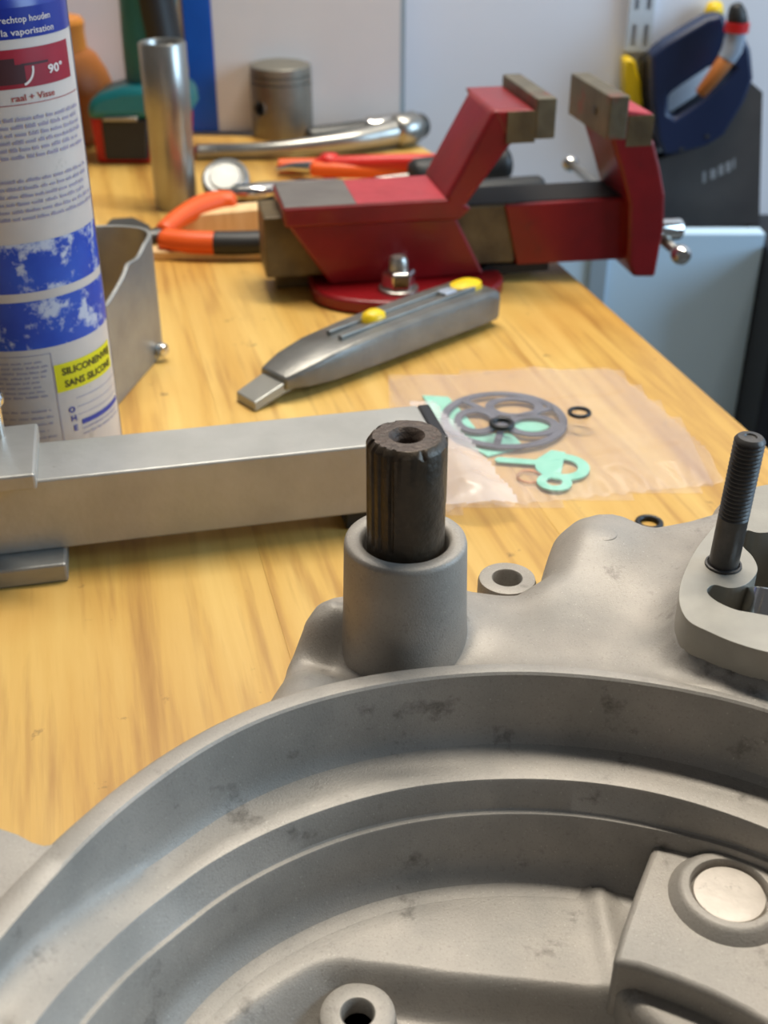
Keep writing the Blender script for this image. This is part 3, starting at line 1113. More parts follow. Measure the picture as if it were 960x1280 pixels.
for k, z in enumerate((0.0385, 0.0345, 0.0310)):
    patch('printed_rule', 44, 92 - k, z, z + 0.0003, 'ink', 0.0002)
patch('printed_bar', 46, 92, 0.0262, 0.0284, 'inkblue', 0.0002)
word_lines('small_print', 46, 90, 0.0240, 0.0215, 2, 'ink', 0.0010, 13, 8)
for z, s in ((0.0330, 'O'), (0.0290, 'H'), (0.0245, 'E')):
    can_text('printed_text', s, 42, z, 0.0036, 'inkblue', 0.0001)
patch('can_seam', 97.5, 103, 0.004, 0.1885, 'cansilver', 0.0002)

# ================================================================== BENT METAL BRACKET (behind the can)
brk = thing('metal_bracket', 'grey folded sheet metal bracket standing behind the spray can', 'bracket', tuple(at(185, 470, 0)))
pA, pB = at(128, 530, 0), at(205, 441, 0)
pathp = [pA, pA.lerp(pB, 0.35), pA.lerp(pB, 0.62), pA.lerp(pB, 0.86), pB + Vector((-0.001, 0.004, 0)), pB + Vector((-0.006, 0.014, 0)), pB + Vector((-0.018, 0.019, 0)),
         pB + Vector((-0.034, 0.018, 0)), pB + Vector((-0.05, 0.010, 0))]
path = smoothline(pathp, 6)
L = [0]
for i in range(1, len(path)):
    L.append(L[-1] + (path[i] - path[i - 1]).length)
tot = L[-1]
tops = []
for i, p in enumerate(path):
    s = L[i] / tot
    z = interp([0, 0.18, 0.30, 0.36, 0.44, 0.52, 0.6, 1.0], [0.049, 0.051, 0.0555, 0.060, 0.0585, 0.062, 0.063, 0.063], s)
    tops.append(z)
nb = len(path)
vin, vout = [], []
for i, p in enumerate(path):
    t = (path[min(i + 1, nb - 1)] - path[max(i - 1, 0)]).normalized()
    nrm = Vector((t.y, -t.x, 0))
    vout.append(p + nrm * 0.0)
    vin.append(p - nrm * 0.0022)
v = [(p.x, p.y, 0.0) for p in vout] + [(p.x, p.y, z) for p, z in zip(vout, tops)] + [(p.x, p.y, 0.0) for p in vin] + [(p.x, p.y, z) for p, z in zip(vin, tops)]
f = []
for i in range(nb - 1):
    f += [(i, i + 1, nb + i + 1, nb + i), (2 * nb + i, 3 * nb + i, 3 * nb + i + 1, 2 * nb + i + 1), (nb + i, nb + i + 1, 3 * nb + i + 1, 3 * nb + i),
          (i, 2 * nb + i, 2 * nb + i + 1, i + 1)]
f += [(0, nb, 3 * nb, 2 * nb), (nb - 1, 3 * nb - 1, 4 * nb - 1, 2 * nb - 1)]
g = G()
g.add(v, f)
g.obj('folded_sheet', 'alu_dull', brk, smooth=40, world=True, bevel=0.0005)
bq = at(200, 436, 0.006)
g = G().lathe([(0.0036, 0), (0.0036, 0.003), (0.0026, 0.0045), (0, 0.005)], 20, frame((bq.x, bq.y, bq.z), (0, 0, 1), z=(0.7, -0.7, 0)))
g.obj('rivet_glint', 'chrome', brk, world=True)  # bright glint on the sheet's corner, built in as a small chrome dome

# ================================================================== BENCH VISE
VA = radians(11)
VO = at(500, 350, 0.010)
vise = thing('bench_vise', 'red bench vise with worn steel jaws bolted to the bench corner', 'vise', (VO.x, VO.y, 0), VA)
XZ = Matrix(((1, 0, 0, 0), (0, 0, 1, 0), (0, 1, 0, 0), (0, 0, 0, 1)))   # (u, z, v) -> (u, v, z)
# foot flange
fl = []
for i in range(26):
    t = pi + pi * i / 25
    fl.append((0.006 + 0.057 * cos(t), 0.004 + 0.036 * sin(t)))
fl += [(0.063, 0.06), (-0.051, 0.06)]
G().prism(fl, 0, 0.0085).obj('base_flange', 'red', vise, smooth=30, bevel=0.002, seg=3)
# bolt and nut on the flange
bpos = vise.matrix_basis.inverted() @ at(498, 362, 0.0085)
T = Matrix.Translation((bpos.x, bpos.y, 0.0085))
T = T @ Matrix.Scale(1.15, 4)
g = G().lathe([(0.0100, 0), (0.0100, 0.0015), (0.0092, 0.002), (0.0055, 0.002)], 32, T)
bo = g.obj('washer', 'satin', vise)
g = G().lathe([(0.0086, 0.002), (0.0086, 0.0090), (0.0074, 0.0105), (0.0045, 0.0105)], 6, T)
g.obj('nut', 'chrome', vise, smooth=20, bevel=0.0005)
g = G().lathe([(0.0048, 0.009), (0.0048, 0.0150), (0.0036, 0.0172), (0, 0.0178)], 20, T)
g.obj('bolt', 'satin', vise)
# fixed body
body = [(-0.0400, 0.008), (-0.0655, 0.047), (0.0330, 0.0455), (0.0520, 0.0085)]
G().prism(body, 0.003, 0.050, XZ).obj('body', 'red', vise, smooth=0, bevel=0.002, seg=3)
slab = [(-0.0660, 0.0445), (-0.0672, 0.0560), (0.0300, 0.0560), (0.0420, 0.0500), (0.0350, 0.0435)]
G().prism(slab, 0.0, 0.052, XZ).obj('body_top', 'red', vise, smooth=0, bevel=0.0018, seg=3)
G().box(-0.0660, -0.0250, 0.001, 0.0505, 0.0555, 0.0566).obj('anvil', 'anvil', vise, smooth=0, bevel=0.0005)
G().box(-0.0250, 0.0270, 0.001, 0.0505, 0.0555, 0.0564).obj('worn_top', 'red_worn', vise, smooth=0, bevel=0.0004)
arm = [(0.0255, 0.0560), (0.0490, 0.0985), (0.0520, 0.1040), (0.0760, 0.1040), (0.0765, 0.0855), (0.0640, 0.0855), (0.0375, 0.0500), (0.030, 0.0500)]
G().prism(arm, 0.0, 0.055, XZ).obj('fixed_arm', 'red', vise, smooth=0, bevel=0.0028, seg=3)
G().prism([(0.0525, 0.1035), (0.0765, 0.1035), (0.0765, 0.0855), (0.062, 0.0855)], -0.0005, 0.066, XZ).obj('fixed_jaw', 'red', vise, smooth=0, bevel=0.0015)
G().box(0.0600, 0.0765, -0.0012, 0.0, 0.0858, 0.1030).obj('jaw_end_face', 'steel_old', vise, smooth=0)
G().box(0.0765, 0.0880, -0.0015, 0.0690, 0.0875, 0.1095).obj('jaw_plate', 'jawmetal', vise, smooth=0, bevel=0.0008)
# slide: bare steel box running through the body, red painted front half
G().box(-0.0770, 0.0720, 0.010, 0.046, 0.0125, 0.0482).obj('slide', 'steel_old', vise, smooth=0, bevel=0.0012)
G().box(-0.070, 0.0, 0.026, 0.044, 0.0, 0.0118).obj('slide_shoe', 'steel_old', vise, smooth=0, bevel=0.001)
G().prism([(0.0640, 0.0480), (0.0735, 0.0110), (0.1480, 0.0100), (0.1480, 0.0480)], 0.009, 0.048, XZ).obj('slide_front', 'red', vise, smooth=0, bevel=0.0012)
G().box(0.020, 0.1440, 0.012, 0.046, 0.0475, 0.0486).obj('slide_channel', 'grease', vise, smooth=0)
G().prism([(0.045, 0.006), (0.055, 0.0115), (0.094, 0.0115), (0.094, 0.006)], 0.010, 0.046, XZ).obj('slide_rail', 'grease', vise, smooth=0)
# moving jaw upright
up = [(0.1405, 0.0105), (0.1450, 0.0020), (0.1590, 0.0010), (0.1610, 0.0330), (0.1590, 0.0520), (0.1540, 0.0680), (0.1480, 0.0840), (0.1210, 0.0880),
      (0.1310, 0.0640), (0.1370, 0.0480)]
G().prism(up, -0.001, 0.050, XZ).obj('moving_arm', 'red', vise, smooth=0, bevel=0.0022, seg=3)
G().prism([(0.1300, 0.0800), (0.1300, 0.1010), (0.1462, 0.0985), (0.1470, 0.0805)], -0.0005, 0.062, XZ).obj('moving_jaw', 'red_worn', vise, smooth=0, bevel=0.0012)
G().box(0.1310, 0.1465, -0.0012, 0.0, 0.0808, 0.0978).obj('jaw_end_face', 'steel_old', vise, smooth=0)
G().box(0.1190, 0.1305, -0.0015, 0.0670, 0.0850, 0.1090).obj('jaw_plate', 'jawmetal', vise, smooth=0, bevel=0.0008)
g = G().lathe([(0.0028, 0), (0.0028, 0.0006), (0.0, 0.0006)], 16, frame((0.1189, 0.022, 0.097), (0, 0, 1), z=(-1, 0, 0)))
g.obj('jaw_screw', 'tool_dark', vise)
# screw and handle
g = G().lathe([(0.0068, 0.0), (0.0068, 0.024), (0.0060, 0.0255), (0, 0.0255)], 28, frame((0.1585, 0.026, 0.0215), (0, 0, 1), z=(1, 0, 0)))
g.obj('screw_head', 'chrome', vise)
g = G().tube([(0.1755, 0.004, 0.0130), (0.1700, 0.195, 0.0190)], 0.0032, 16)
hd = g.obj('handle', 'satin', vise)
for p in ((0.1755, 0.003, 0.0130), (0.1700, 0.197, 0.0190)):
    g = G().lathe([(0.0, -0.0056), (0.004, -0.0050), (0.0058, -0.0028), (0.0062, 0), (0.0058, 0.0028), (0.004, 0.0050), (0.0, 0.0056)], 24,
                  frame(p, (0, 0, 1), z=(0, 1, 0)))
    g.obj('handle_ball', 'chrome', hd)

# ================================================================== UTILITY KNIFE
k0, k1 = at(350, 492, 0.0), at(600, 399, 0.0)
kd = (k1 - k0)
KL = kd.length
knife = thing('utility_knife', 'grey metal utility knife with yellow slider in front of the red vise', 'knife', tuple(k0), atan2(kd.y, kd.x))
st = [(-0.004, 0.0100, 0.005, 0.0125), (0.004, 0.0120, 0.004, 0.0145), (0.010, 0.0132, 0.003, 0.016), (0.028, 0.0145, 0.001, 0.019), (0.06, 0.0150, 0.0005, 0.021), (0.11, 0.0150, 0.0005, 0.022),
      (0.150, 0.0150, 0.0005, 0.0215), (0.162, 0.0142, 0.001, 0.0205), (0.165, 0.0130, 0.002, 0.0195)]
kx = KL / 0.163
rings = []
for x, w, zb, zt in st:
    h = zt - zb
    rings.append([(x * kx, -w * 0.55, zb), (x * kx, w * 0.55, zb), (x * kx, w * 0.97, zb + h * 0.18), (x * kx, w, zb + h * 0.74), (x * kx, w * 0.94, zb + h * 0.93), (x * kx, w * 0.82, zt),
                  (x * kx, -w * 0.82, zt), (x * kx, -w * 0.94, zb + h * 0.93), (x * kx, -w, zb + h * 0.74), (x * kx, -w * 0.97, zb + h * 0.18)])
g = G()
g.loft(rings)
g.obj('knife_body', 'knife', knife, smooth=35, bevel=0.0008)
for y0_, y1_ in ((0.0028, 0.0056), (-0.0062, -0.0034)):
    G().prism([(0.040 * kx, y0_), (0.150 * kx, y0_), (0.150 * kx, y1_), (0.040 * kx, y1_)], 0.0190, [0.0222, 0.0238, 0.0238, 0.0222]).obj('slot_rail', 'knife', knife, smooth=0, bevel=0.0004)
g = G().lathe([(0.0, 0.0265), (0.003, 0.0262), (0.0052, 0.0245), (0.0058, 0.020)], 24, Matrix.Translation((0.072 * kx, 0.001, 0)) @ Matrix.Diagonal((1.25, 1, 1, 1)))
g.obj('slider_button', 'yellow', knife, smooth=50)
g = G().lathe([(0.0, 0.0255), (0.004, 0.0252), (0.0075, 0.0235), (0.0085, 0.019)], 28, Matrix.Translation((0.150 * kx, 0.0015, 0)) @ Matrix.Diagonal((1.35, 0.95, 1, 1)))
g.obj('rear_button', 'yellow', knife, smooth=50)
G().box(0.128 * kx, 0.138 * kx, -0.003, 0.0045, 0.021, 0.0236).obj('lock_tab', 'clear', knife, smooth=0, bevel=0.0006)
g = G()
g.loft([[(0.010, -0.0085, 0.0052), (0.010, 0.0085, 0.0052), (0.010, 0.0085, 0.0100), (0.010, -0.0085, 0.0100)],
        [(-0.004, -0.0085, 0.0040), (-0.004, 0.0085, 0.0040), (-0.004, 0.0085, 0.0095), (-0.004, -0.0085, 0.0095)],
        [(-0.0215, -0.0080, 0.0), (-0.0205, 0.0078, 0.0), (-0.0205, 0.0078, 0.0050), (-0.0215, -0.0080, 0.0050)]])
g.obj('blade', 'blade', knife, smooth=0, bevel=0.0005)

# ================================================================== BAG OF GASKETS
# film: wavy sheet over the gaskets, from a px outline measured on the bench
bag_px = [(486, 478), (520, 470), (570, 470), (610, 466), (655, 461), (705, 464), (762, 461), (800, 492), (845, 530), (885, 563), (905, 603), (860, 610),
          (800, 616), (740, 622), (680, 628), (640, 633), (585, 632), (540, 645), (500, 600), (500, 540)]
bago = [tuple(at(a, b, 0).xy) for a, b in bag_px]
bag = thing('plastic_bag', 'clear plastic bag of gaskets lying flat on the bench', 'plastic bag', tuple(at(680, 560, 0)))


def sheet(poly, zf, m, name, step=0.0014):
    xs = [p[0] for p in poly]
    ys = [p[1] for p in poly]
    X, Y = np.meshgrid(np.arange(min(xs), max(xs), step), np.arange(min(ys), max(ys), step))
    sd = poly_sdf(X, Y, poly)
    Z = zf(X, Y, sd)
    v, f = grid_mesh(X, Y, Z, sd > 0.0005)
    g = G()
    g.add(v, f)
    return g.obj(name, m, bag, smooth=80, world=True, fix=False)


def zf_top(X, Y, sd):
    edge = np.clip(sd / 0.014, 0, 1)
    w = np.sin(X * 160 + np.sin(Y * 130) * 1.7) * np.sin(Y * 190 + X * 70)
    return 0.0006 + edge * (0.0062 + 0.0013 * w) + 0.0005 * np.sin(X * 700 + Y * 300) * (1 - edge)


def zf_low(X, Y, sd):
    return np.full(X.shape, 0.0003)


sheet(bago, zf_low, 'bag', 'lower_film', 0.006)
sheet(bago, zf_top, 'bag', 'upper_film')
flap = [tuple(at(a, b, 0.008).xy) for a, b in [(512, 500), (540, 503), (572, 535), (602, 568), (630, 602), (650, 626), (600, 632), (555, 628), (545, 590), (525, 540)]]


def zf_flap(X, Y, sd):
    return 0.0088 + 0.0010 * np.sin(X * 210 + Y * 90) + 0.0006 * np.sin(Y * 330) + 0.003 * np.clip(sd / 0.01, 0, 1)


sheet(flap, zf_flap, 'bagflap', 'folded_flap')


def flat_ring(g, cx, cy, ro, ri, z0, z1, seg=40, sx=1.0, sy=1.0):
    g.ring([(ro, z0), (ro, z1), (ri, z1), (ri, z0)], seg, Matrix.Translation((cx, cy, 0)) @ Matrix.Diagonal((sx, sy, 1, 1)))


# big grey gasket with windows
gc = at(630, 523, 0.003)
gk = G()
flat_ring(gk, 0, 0, 0.0295, 0.0258, 0, 0.0010)
flat_ring(gk, 0.0125, -0.0065, 0.0110, 0.0075, 0.0001, 0.0011, 28, 1.15, 1)
flat_ring(gk, 0.0060, 0.0125, 0.0112, 0.0078, 0.0001, 0.0011, 28, 1.25, 0.95)
flat_ring(gk, -0.0130, -0.0020, 0.0104, 0.0070, 0.0001, 0.0011, 28, 1.0, 1.25)
for a in (0.45, 2.3, 4.5):
    gk.box(0.004, 0.027, -0.0016, 0.0016, 0.0, 0.0010, Matrix.Rotation(a, 4, 'Z'))
o = gk.obj('gasket', 'gasket', None, smooth=30)
o.location = (gc.x, gc.y, 0.0020)
tag(o, 'large dark grey round gasket with windows inside the plastic bag', 'gasket', None)


def pill(ax, ay, bx, by, w, n=10):
    d = Vector((bx - ax, by - ay, 0))
    t = atan2(d.y, d.x)
    pts = [(bx + w * cos(t - pi / 2 + pi * i / n), by + w * sin(t - pi / 2 + pi * i / n)) for i in range(n + 1)]
    pts += [(ax + w * cos(t + pi / 2 + pi * i / n), ay + w * sin(t + pi / 2 + pi * i / n)) for i in range(n + 1)]
    return pts


# mint gasket with two holes and a tail
mc = at(703, 583, 0.002)


def local(c, px, py):
    p = at(px, py, 0.002)
    return p.x - c.x, p.y - c.y


gk = G()
flat_ring(gk, 0, 0, 0.0118, 0.0068, 0, 0.0008)
h2 = local(mc, 693, 602)
flat_ring(gk, h2[0], h2[1], 0.0075, 0.0035, 0.0001, 0.0009, 28)
e1 = local(mc, 625, 574)
e2 = local(mc, 680, 578)
gk.prism(pill(e1[0], e1[1], e2[0], e2[1], 0.0022), 0.0, 0.0007)
e3 = local(mc, 690, 565)
gk.prism([(e2[0] - 0.002, e2[1] - 0.006), (e2[0] + 0.006, e2[1] - 0.010), (e3[0] + 0.006, e3[1]), (e3[0], e3[1] + 0.002), (e2[0] - 0.004, e2[1] + 0.002)], 0.0, 0.00075)
o = gk.obj('gasket', 'mint', None, smooth=30)
o.location = (mc.x, mc.y, 0.0012)
tag(o, 'small mint green gasket with two holes and a narrow tail, inside the plastic bag', 'gasket')
# long mint gasket under the grey one
mc2 = at(580, 525, 0.001)
gk = G()
loop = [(528, 492), (560, 494), (580, 515), (600, 540), (640, 540), (655, 556), (610, 568), (570, 545), (545, 520)]
P = [local(mc2, a, b) for a, b in loop]
gk.prism(P, 0.0, 0.0007)
o = gk.obj('gasket', 'mint', None, smooth=30)
o.location = (mc2.x, mc2.y, 0.0005)
tag(o, 'long mint green gasket partly covered by the grey gasket in the bag', 'gasket')
mc3 = at(663, 528, 0.001)
gk = G()
gk.lathe([(0.0, 0.0), (0.0095, 0.0), (0.0095, 0.0007), (0.0, 0.0007)], 30)
o = gk.obj('gasket', 'mint', None, smooth=30)
o.location = (mc3.x, mc3.y, 0.0004)
tag(o, 'round mint green gasket showing through a window of the grey gasket', 'gasket')


def torus(name, px, py, z, R, r, m, label, cat, group=None, seg=36):
    p = at(px, py, z)
    g = G().ring([(R + r * cos(2 * pi * i / 10), r + r * sin(2 * pi * i / 10)) for i in range(10)], seg)
    o = g.obj(name, m, None, smooth=60)
    o.location = (p.x, p.y, z)
    return tag(o, label, cat, group)


torus('o_ring', 627, 533, 0.0074, 0.0046, 0.0013, 'oring', 'black rubber o-ring lying over the middle of the grey gasket', 'o-ring')
torus('o_ring', 724, 518, 0.0074, 0.0046, 0.0010, 'oring', 'black rubber o-ring just off the rim of the grey gasket', 'o-ring')
torus('copper_washer', 662, 597, 0.0008, 0.0052, 0.0005, 'copper', 'thin copper ring beside the mint gasket with two holes', 'washer')
torus('o_ring', 811, 657, 0.0, 0.0046, 0.0012, 'oring', 'black rubber o-ring on bare wood between bag and engine case', 'o-ring')

# ================================================================== TOOLS ON THE FAR END OF THE BENCH
# deep socket standing upright
sp_ = at(221, 258, 0.0)
sock = thing('deep_socket', 'tall shiny steel tube socket standing upright', 'socket', (sp_.x, sp_.y, 0))
SH = 0.112
G().ring([(0.0150, 0.0), (0.0152, 0.001), (0.0152, SH * 0.55), (0.0160, SH * 0.60), (0.0160, SH - 0.001), (0.0152, SH), (0.0135, SH), (0.0128, SH - 0.001), (0.0128, 0.0)], 48).obj('socket_tube', 'satin', sock, smooth=40)
G().lathe([(0.0128, SH - 0.02), (0.0, SH - 0.02)], 32).obj('socket_bore', 'satin', sock)

# diagonal pliers with orange grips
pc_ = at(195, 292, 0.0)
pl = thing('diagonal_pliers', 'diagonal cutting pliers with orange and black grips lying left of the vise', 'pliers', (pc_.x, pc_.y, 0))


def bench_path(lst):
    return smoothline([at(a, b, z) for a, b, z in lst], 6)


p1 = bench_path([(205, 288, .012), (225, 272, .015), (250, 258, .017), (272, 252, .017), (288, 252, .016)])
n1 = len(p1)
G().tube(p1, [0.0062 + 0.0022 * min(1, i / n1 * 2) for i in range(n1)], 16, 0.85).obj('grip', 'orange', pl, smooth=50, world=True)
p2 = bench_path([(207, 300, .010), (235, 303, .010), (271, 304, .010)])
G().tube(p2, 0.0082, 16, 0.9).obj('grip', 'orange', pl, smooth=50, world=True)
p2 = bench_path([(269, 304, .010), (300, 304, .010), (332, 303, .010)])
G().tube(p2, 0.0084, 16, 0.9).obj('grip_end', 'black', pl, smooth=50, world=True)
p3 = bench_path([(208, 290, .010), (190, 296, .009), (175, 296, .009)])
G().tube(p3, [0.0055 + 0.002 * (i / len(p3)) for i in range(len(p3))], 12, 0.8).obj('joint', 'tool_dark', pl, smooth=40, world=True)
jw = [at(a, b, 0.014) for a, b in [(188, 284), (168, 274), (138, 276), (128, 288), (150, 298), (185, 300)]]
G().prism([tuple(p.xy) for p in jw], 0.002, 0.016).obj('cutting_jaw', 'tool_dark', pl, smooth=0, bevel=0.002, world=True)

# wooden sticks beneath the pliers
s0, s1 = at(215, 300, 0.002), at(345, 276, 0.002)
stk = G()
dv_ = (s1 - s0)
for nm, a, b, w, z0, z1, lab in (('wooden_stick', (228, 293), (352, 281), 0.009, 0.0, 0.015, 'pale wooden stick between the two grips of the diagonal pliers'),
                                 ('wooden_stick', (185, 322), (342, 322), 0.006, 0.0, 0.006, 'thin tan wooden slat lying in front of the diagonal pliers')):
    a_, b_ = at(*a, 0), at(*b, 0)
    dd = b_ - a_
    o = G().box(0, dd.length, -w, w, z0, z1).obj(nm, 'stick', None, smooth=0, bevel=0.001)
    o.location = a_
    o.rotation_euler = (0, 0, atan2(dd.y, dd.x))
    tag(o, lab, 'wooden stick')

# round-headed ratchet, handle running behind the vise
rc = at(283, 232, 0.014)
rt = thing('ratchet', 'chrome ratchet with round head behind the orange pliers', 'ratchet', (rc.x, rc.y, 0))
tilt = Matrix.Translation((rc.x, rc.y, 0.0165)) @ Matrix.Rotation(radians(38), 4, 'X')
G().lathe([(0.0, 0.007), (0.0105, 0.007), (0.0115, 0.0055), (0.0125, 0.0055), (0.0150, 0.0066), (0.0168, 0.005), (0.0172, 0.0), (0.0165, -0.006), (0.0, -0.007)], 40, tilt).obj('ratchet_head', 'alu_dull', rt, smooth=40, world=True)
G().tube(bench_path([(296, 240, .016), (315, 240, .017), (335, 238, .017), (420, 234, .012)]), [0.0085] * 19, 16, 0.7).obj('ratchet_handle', 'chrome', rt, smooth=50, world=True)
G().tube(bench_path([(300, 250, .010), (325, 255, .008), (350, 256, .008)]), 0.006, 14, 0.8).obj('drive_square', 'tool_dark', rt, smooth=50, world=True)

# piston
pp = at(354, 168, 0)
pis = thing('piston', 'dull grey engine piston standing upright in front of the white board', 'piston', (pp.x, pp.y, 0))
PR, PH = 0.0265, 0.0585
g = G().ring([(PR - 0.0045, 0.0), (PR - 0.0005, 0.0), (PR, 0.001), (PR, PH - 0.0140), (PR - 0.0016, PH - 0.0140), (PR - 0.0016, PH - 0.0122), (PR - 0.0002, PH - 0.0122), (PR - 0.0002, PH - 0.0085),
               (PR - 0.0018, PH - 0.0085), (PR - 0.0018, PH - 0.0067), (PR - 0.0003, PH - 0.0067), (PR - 0.0004, PH - 0.001), (PR - 0.0012, PH), (PR - 0.0045, PH)], 64)
skirt = g.obj('piston_skirt', 'piston', pis, smooth=30)
g = G().lathe([(PR - 0.0012, PH), (PR * 0.7, PH + 0.0022), (PR * 0.35, PH + 0.0034), (0, PH + 0.0037)], 64)
g.obj('piston_crown', 'piston_top', pis, smooth=50)
for zz in (PH - 0.0131, PH - 0.0076):
    G().ring([(PR - 0.0022, zz - 0.0008), (PR - 0.0014, zz - 0.0008), (PR - 0.0014, zz + 0.0008), (PR - 0.0022, zz + 0.0008)], 64).obj('piston_ring', 'piston_top', pis)
a = radians(-90 - 43)
pin = Vector((cos(a), sin(a), 0))
# the gudgeon pin hole is bored right through the skirt
cut = G().lathe([(0.0, -0.04), (0.0066, -0.04), (0.0066, 0.04), (0.0, 0.04)], 32, frame((0, 0, 0.026), (0, 0, 1), z=tuple(pin))).obj('cutter', 'piston', pis)
bo_ = skirt.modifiers.new('bore', 'BOOLEAN')
bo_.operation = 'DIFFERENCE'
bo_.solver = 'EXACT'
bo_.object = cut
me_ = bpy.data.meshes.new_from_object(skirt.evaluated_get(bpy.context.evaluated_depsgraph_get()))
skirt.modifiers.clear()
skirt.data = me_
bpy.data.objects.remove(cut)
me_.shade_smooth()
me_.set_sharp_from_angle(angle=radians(30))
g = G().ring([(0.0080, -0.0026), (0.0080, 0.0004), (0.0066, 0.0004), (0.0066, -0.0026)], 28, frame(tuple(pin * (PR - 0.0006) + Vector((0, 0, 0.026))), (0, 0, 1), z=tuple(pin)))
g.obj('pin_boss', 'piston', pis)

# breaker bar in front of the piston
bc0 = at(380, 186, 0)
bar = thing('breaker_bar', 'long shiny breaker bar with flared handle lying in front of the piston', 'wrench', (bc0.x, bc0.y, 0))
pth = bench_path([(246, 190, .006), (270, 189, .006), (310, 188, .007), (370, 184, .009), (430, 177, .011), (470, 170, .012), (498, 164, .013)])
rad_ = [0.0058 + 0.0062 * max(0, (i / (len(pth) - 1) - 0.45) / 0.55) for i in range(len(pth))]
G().tube(pth, rad_, 18).obj('bar_handle', 'satin', bar, smooth=50, world=True)
e0, e1_ = at(497, 164, .0135), at(517, 159, .0145)
G().tube([e0, e1_], 0.0135, 20).obj('collar', 'satin', bar, smooth=40, world=True)
e2_ = at(526, 157, .0145)
G().tube([e1_, e2_], 0.0105, 20).obj('pivot_head', 'tool_dark', bar, smooth=40, world=True)

# second ratchet behind it
r0 = at(450, 160, 0)
r2 = thing('ratchet', 'chrome and black ratchet lying right of the piston against the white board', 'ratchet', (r0.x, r0.y, 0))
G().tube(bench_path([(388, 168, .012), (420, 164, .013), (462, 158, .014)]), 0.0085, 16, 0.7).obj('ratchet_handle', 'tool_dark', r2, smooth=50, world=True)
G().tube(bench_path([(460, 158, .015), (490, 154, .016), (513, 151, .016)]), 0.0098, 16, 0.8).obj('ratchet_head', 'chrome', r2, smooth=50, world=True)
G().tube(bench_path([(385, 172, .006), (420, 168, .006), (470, 161, .006)]), 0.0055, 12).obj('ratchet_grip', 'black', r2, smooth=50, world=True)

# long pliers behind the vise, red and orange handles
q0 = at(420, 214, 0)
lp = thing('long_nose_pliers', 'long nose pliers with red and orange handles lying behind the vise', 'pliers', (q0.x, q0.y, 0))
G().tube(bench_path([(345, 212, .006), (365, 209, .008), (392, 210, .009)]), [0.0015 + 0.0052 * i / 12 for i in range(13)], 12, 0.8).obj('nose', 'chrome', lp, smooth=50, world=True)
G().tube(bench_path([(392, 211, .010), (440, 213, .010), (500, 213, .009), (560, 208, .009)]), 0.0058, 14).obj('handle', 'orange', lp, smooth=50, world=True)
G().tube(bench_path([(398, 206, .012), (450, 204, .015), (510, 202, .016), (590, 203, .014)]), 0.0058, 14).obj('handle', 'redgrip', lp, smooth=50, world=True)
pj = at(412, 206, .012)
G().lathe([(0.0085, 0), (0.0085, 0.012), (0.006, 0.016), (0, 0.017)], 20, Matrix.Translation((pj.x, pj.y, 0.004))).obj('pivot', 'redgrip', lp, smooth=50, world=True)
k_ = at(375, 217, 0)
o = G().lathe([(0.0, -0.018), (0.0055, -0.016), (0.006, 0.016), (0.0, 0.018)], 16).obj('orange_cap', 'orange', None, smooth=50)
o.location = (k_.x, k_.y, 0.006)
o.rotation_euler = (0, radians(90), 0)
tag(o, 'small orange plastic tube in front of the long nose pliers tip', 'cap')

# two black handled screwdrivers behind the vise arm
for nm, pts_, r_, lab, sh_ in (('screwdriver', [(520, 220, .016), (580, 212, .018), (630, 203, .022)], 0.0125, 'screwdriver with thick round black handle behind the vise arm', [(470, 226, .012), (520, 220, .016)]),
                               ('screwdriver', [(560, 245, .014), (620, 240, .014), (672, 236, .013)], 0.0095, 'screwdriver with slim ribbed black handle above the vise slide', [(500, 250, .012), (560, 245, .014)])):
    b0 = at(pts_[1][0], pts_[1][1], 0)
    t_ = thing(nm, lab, 'screwdriver', (b0.x, b0.y, 0))
    G().tube(bench_path(pts_), r_, 20).obj('handle', 'black', t_, smooth=50, world=True)
    G().tube(bench_path(sh_), 0.003, 12).obj('shank', 'satin', t_, smooth=50, world=True)

# ------------------------------------------------------------------ cordless drill
DY = 0.985
d0 = at(172, 196, 0)
DY = d0.y
dr_ = thing('cordless_drill', 'teal and black cordless drill standing on its red battery', 'drill', (d0.x, d0.y, 0))


def dz(px, py):
    p = aty(px, py, DY)
    return p.x, p.z


base_o = [dz(a, b) for a, b in [(118, 140), (119, 118), (132, 108), (160, 100), (228, 98), (243, 106), (246, 128), (240, 138)]]
G().prism(base_o, DY - 0.030, DY + 0.018, XZ).obj('drill_base', 'teal', dr_, smooth=30, world=True, bevel=0.006, seg=3)
bat = [dz(a, b) for a, b in [(119, 138), (238, 136), (238, 190), (128, 190)]]
bz = 0.0
bat[2] = (bat[2][0], 0.0)
bat[3] = (bat[3][0], 0.0)
G().prism(bat, DY - 0.022, DY + 0.016, XZ).obj('battery', 'redplastic', dr_, smooth=30, world=True, bevel=0.003)
lat = [dz(a, b) for a, b in [(134, 141), (192, 139), (192, 190), (140, 190)]]
G().prism(lat, DY - 0.0265, DY - 0.018, XZ).obj('battery_latch', 'black', dr_, smooth=30, world=True, bevel=0.002)
lat = [dz(a, b) for a, b in [(138, 136), (180, 135), (180, 141), (138, 141)]]
G().prism(lat, DY - 0.0315, DY - 0.026, XZ).obj('latch_bar', 'satin', dr_, smooth=30, world=True, bevel=0.001)
hp = [dz(a, b) for a, b in [(196, 105), (190, 60), (186, 20), (184, -20), (184, -60)]]
hpts = smoothline([Vector((x, DY, z)) for x, z in hp], 5)
G().tube(hpts, [0.024 - 0.002 * abs(sin(i / len(hpts) * 3)) for i in range(len(hpts))], 28, 0.85, up=(0, 1, 0), rounded=False).obj('handle', 'teal', dr_, smooth=60, world=True)
gp = [dz(a, b) for a, b in [(214, 92), (206, 55), (199, 20), (192, -20), (190, -50)]]
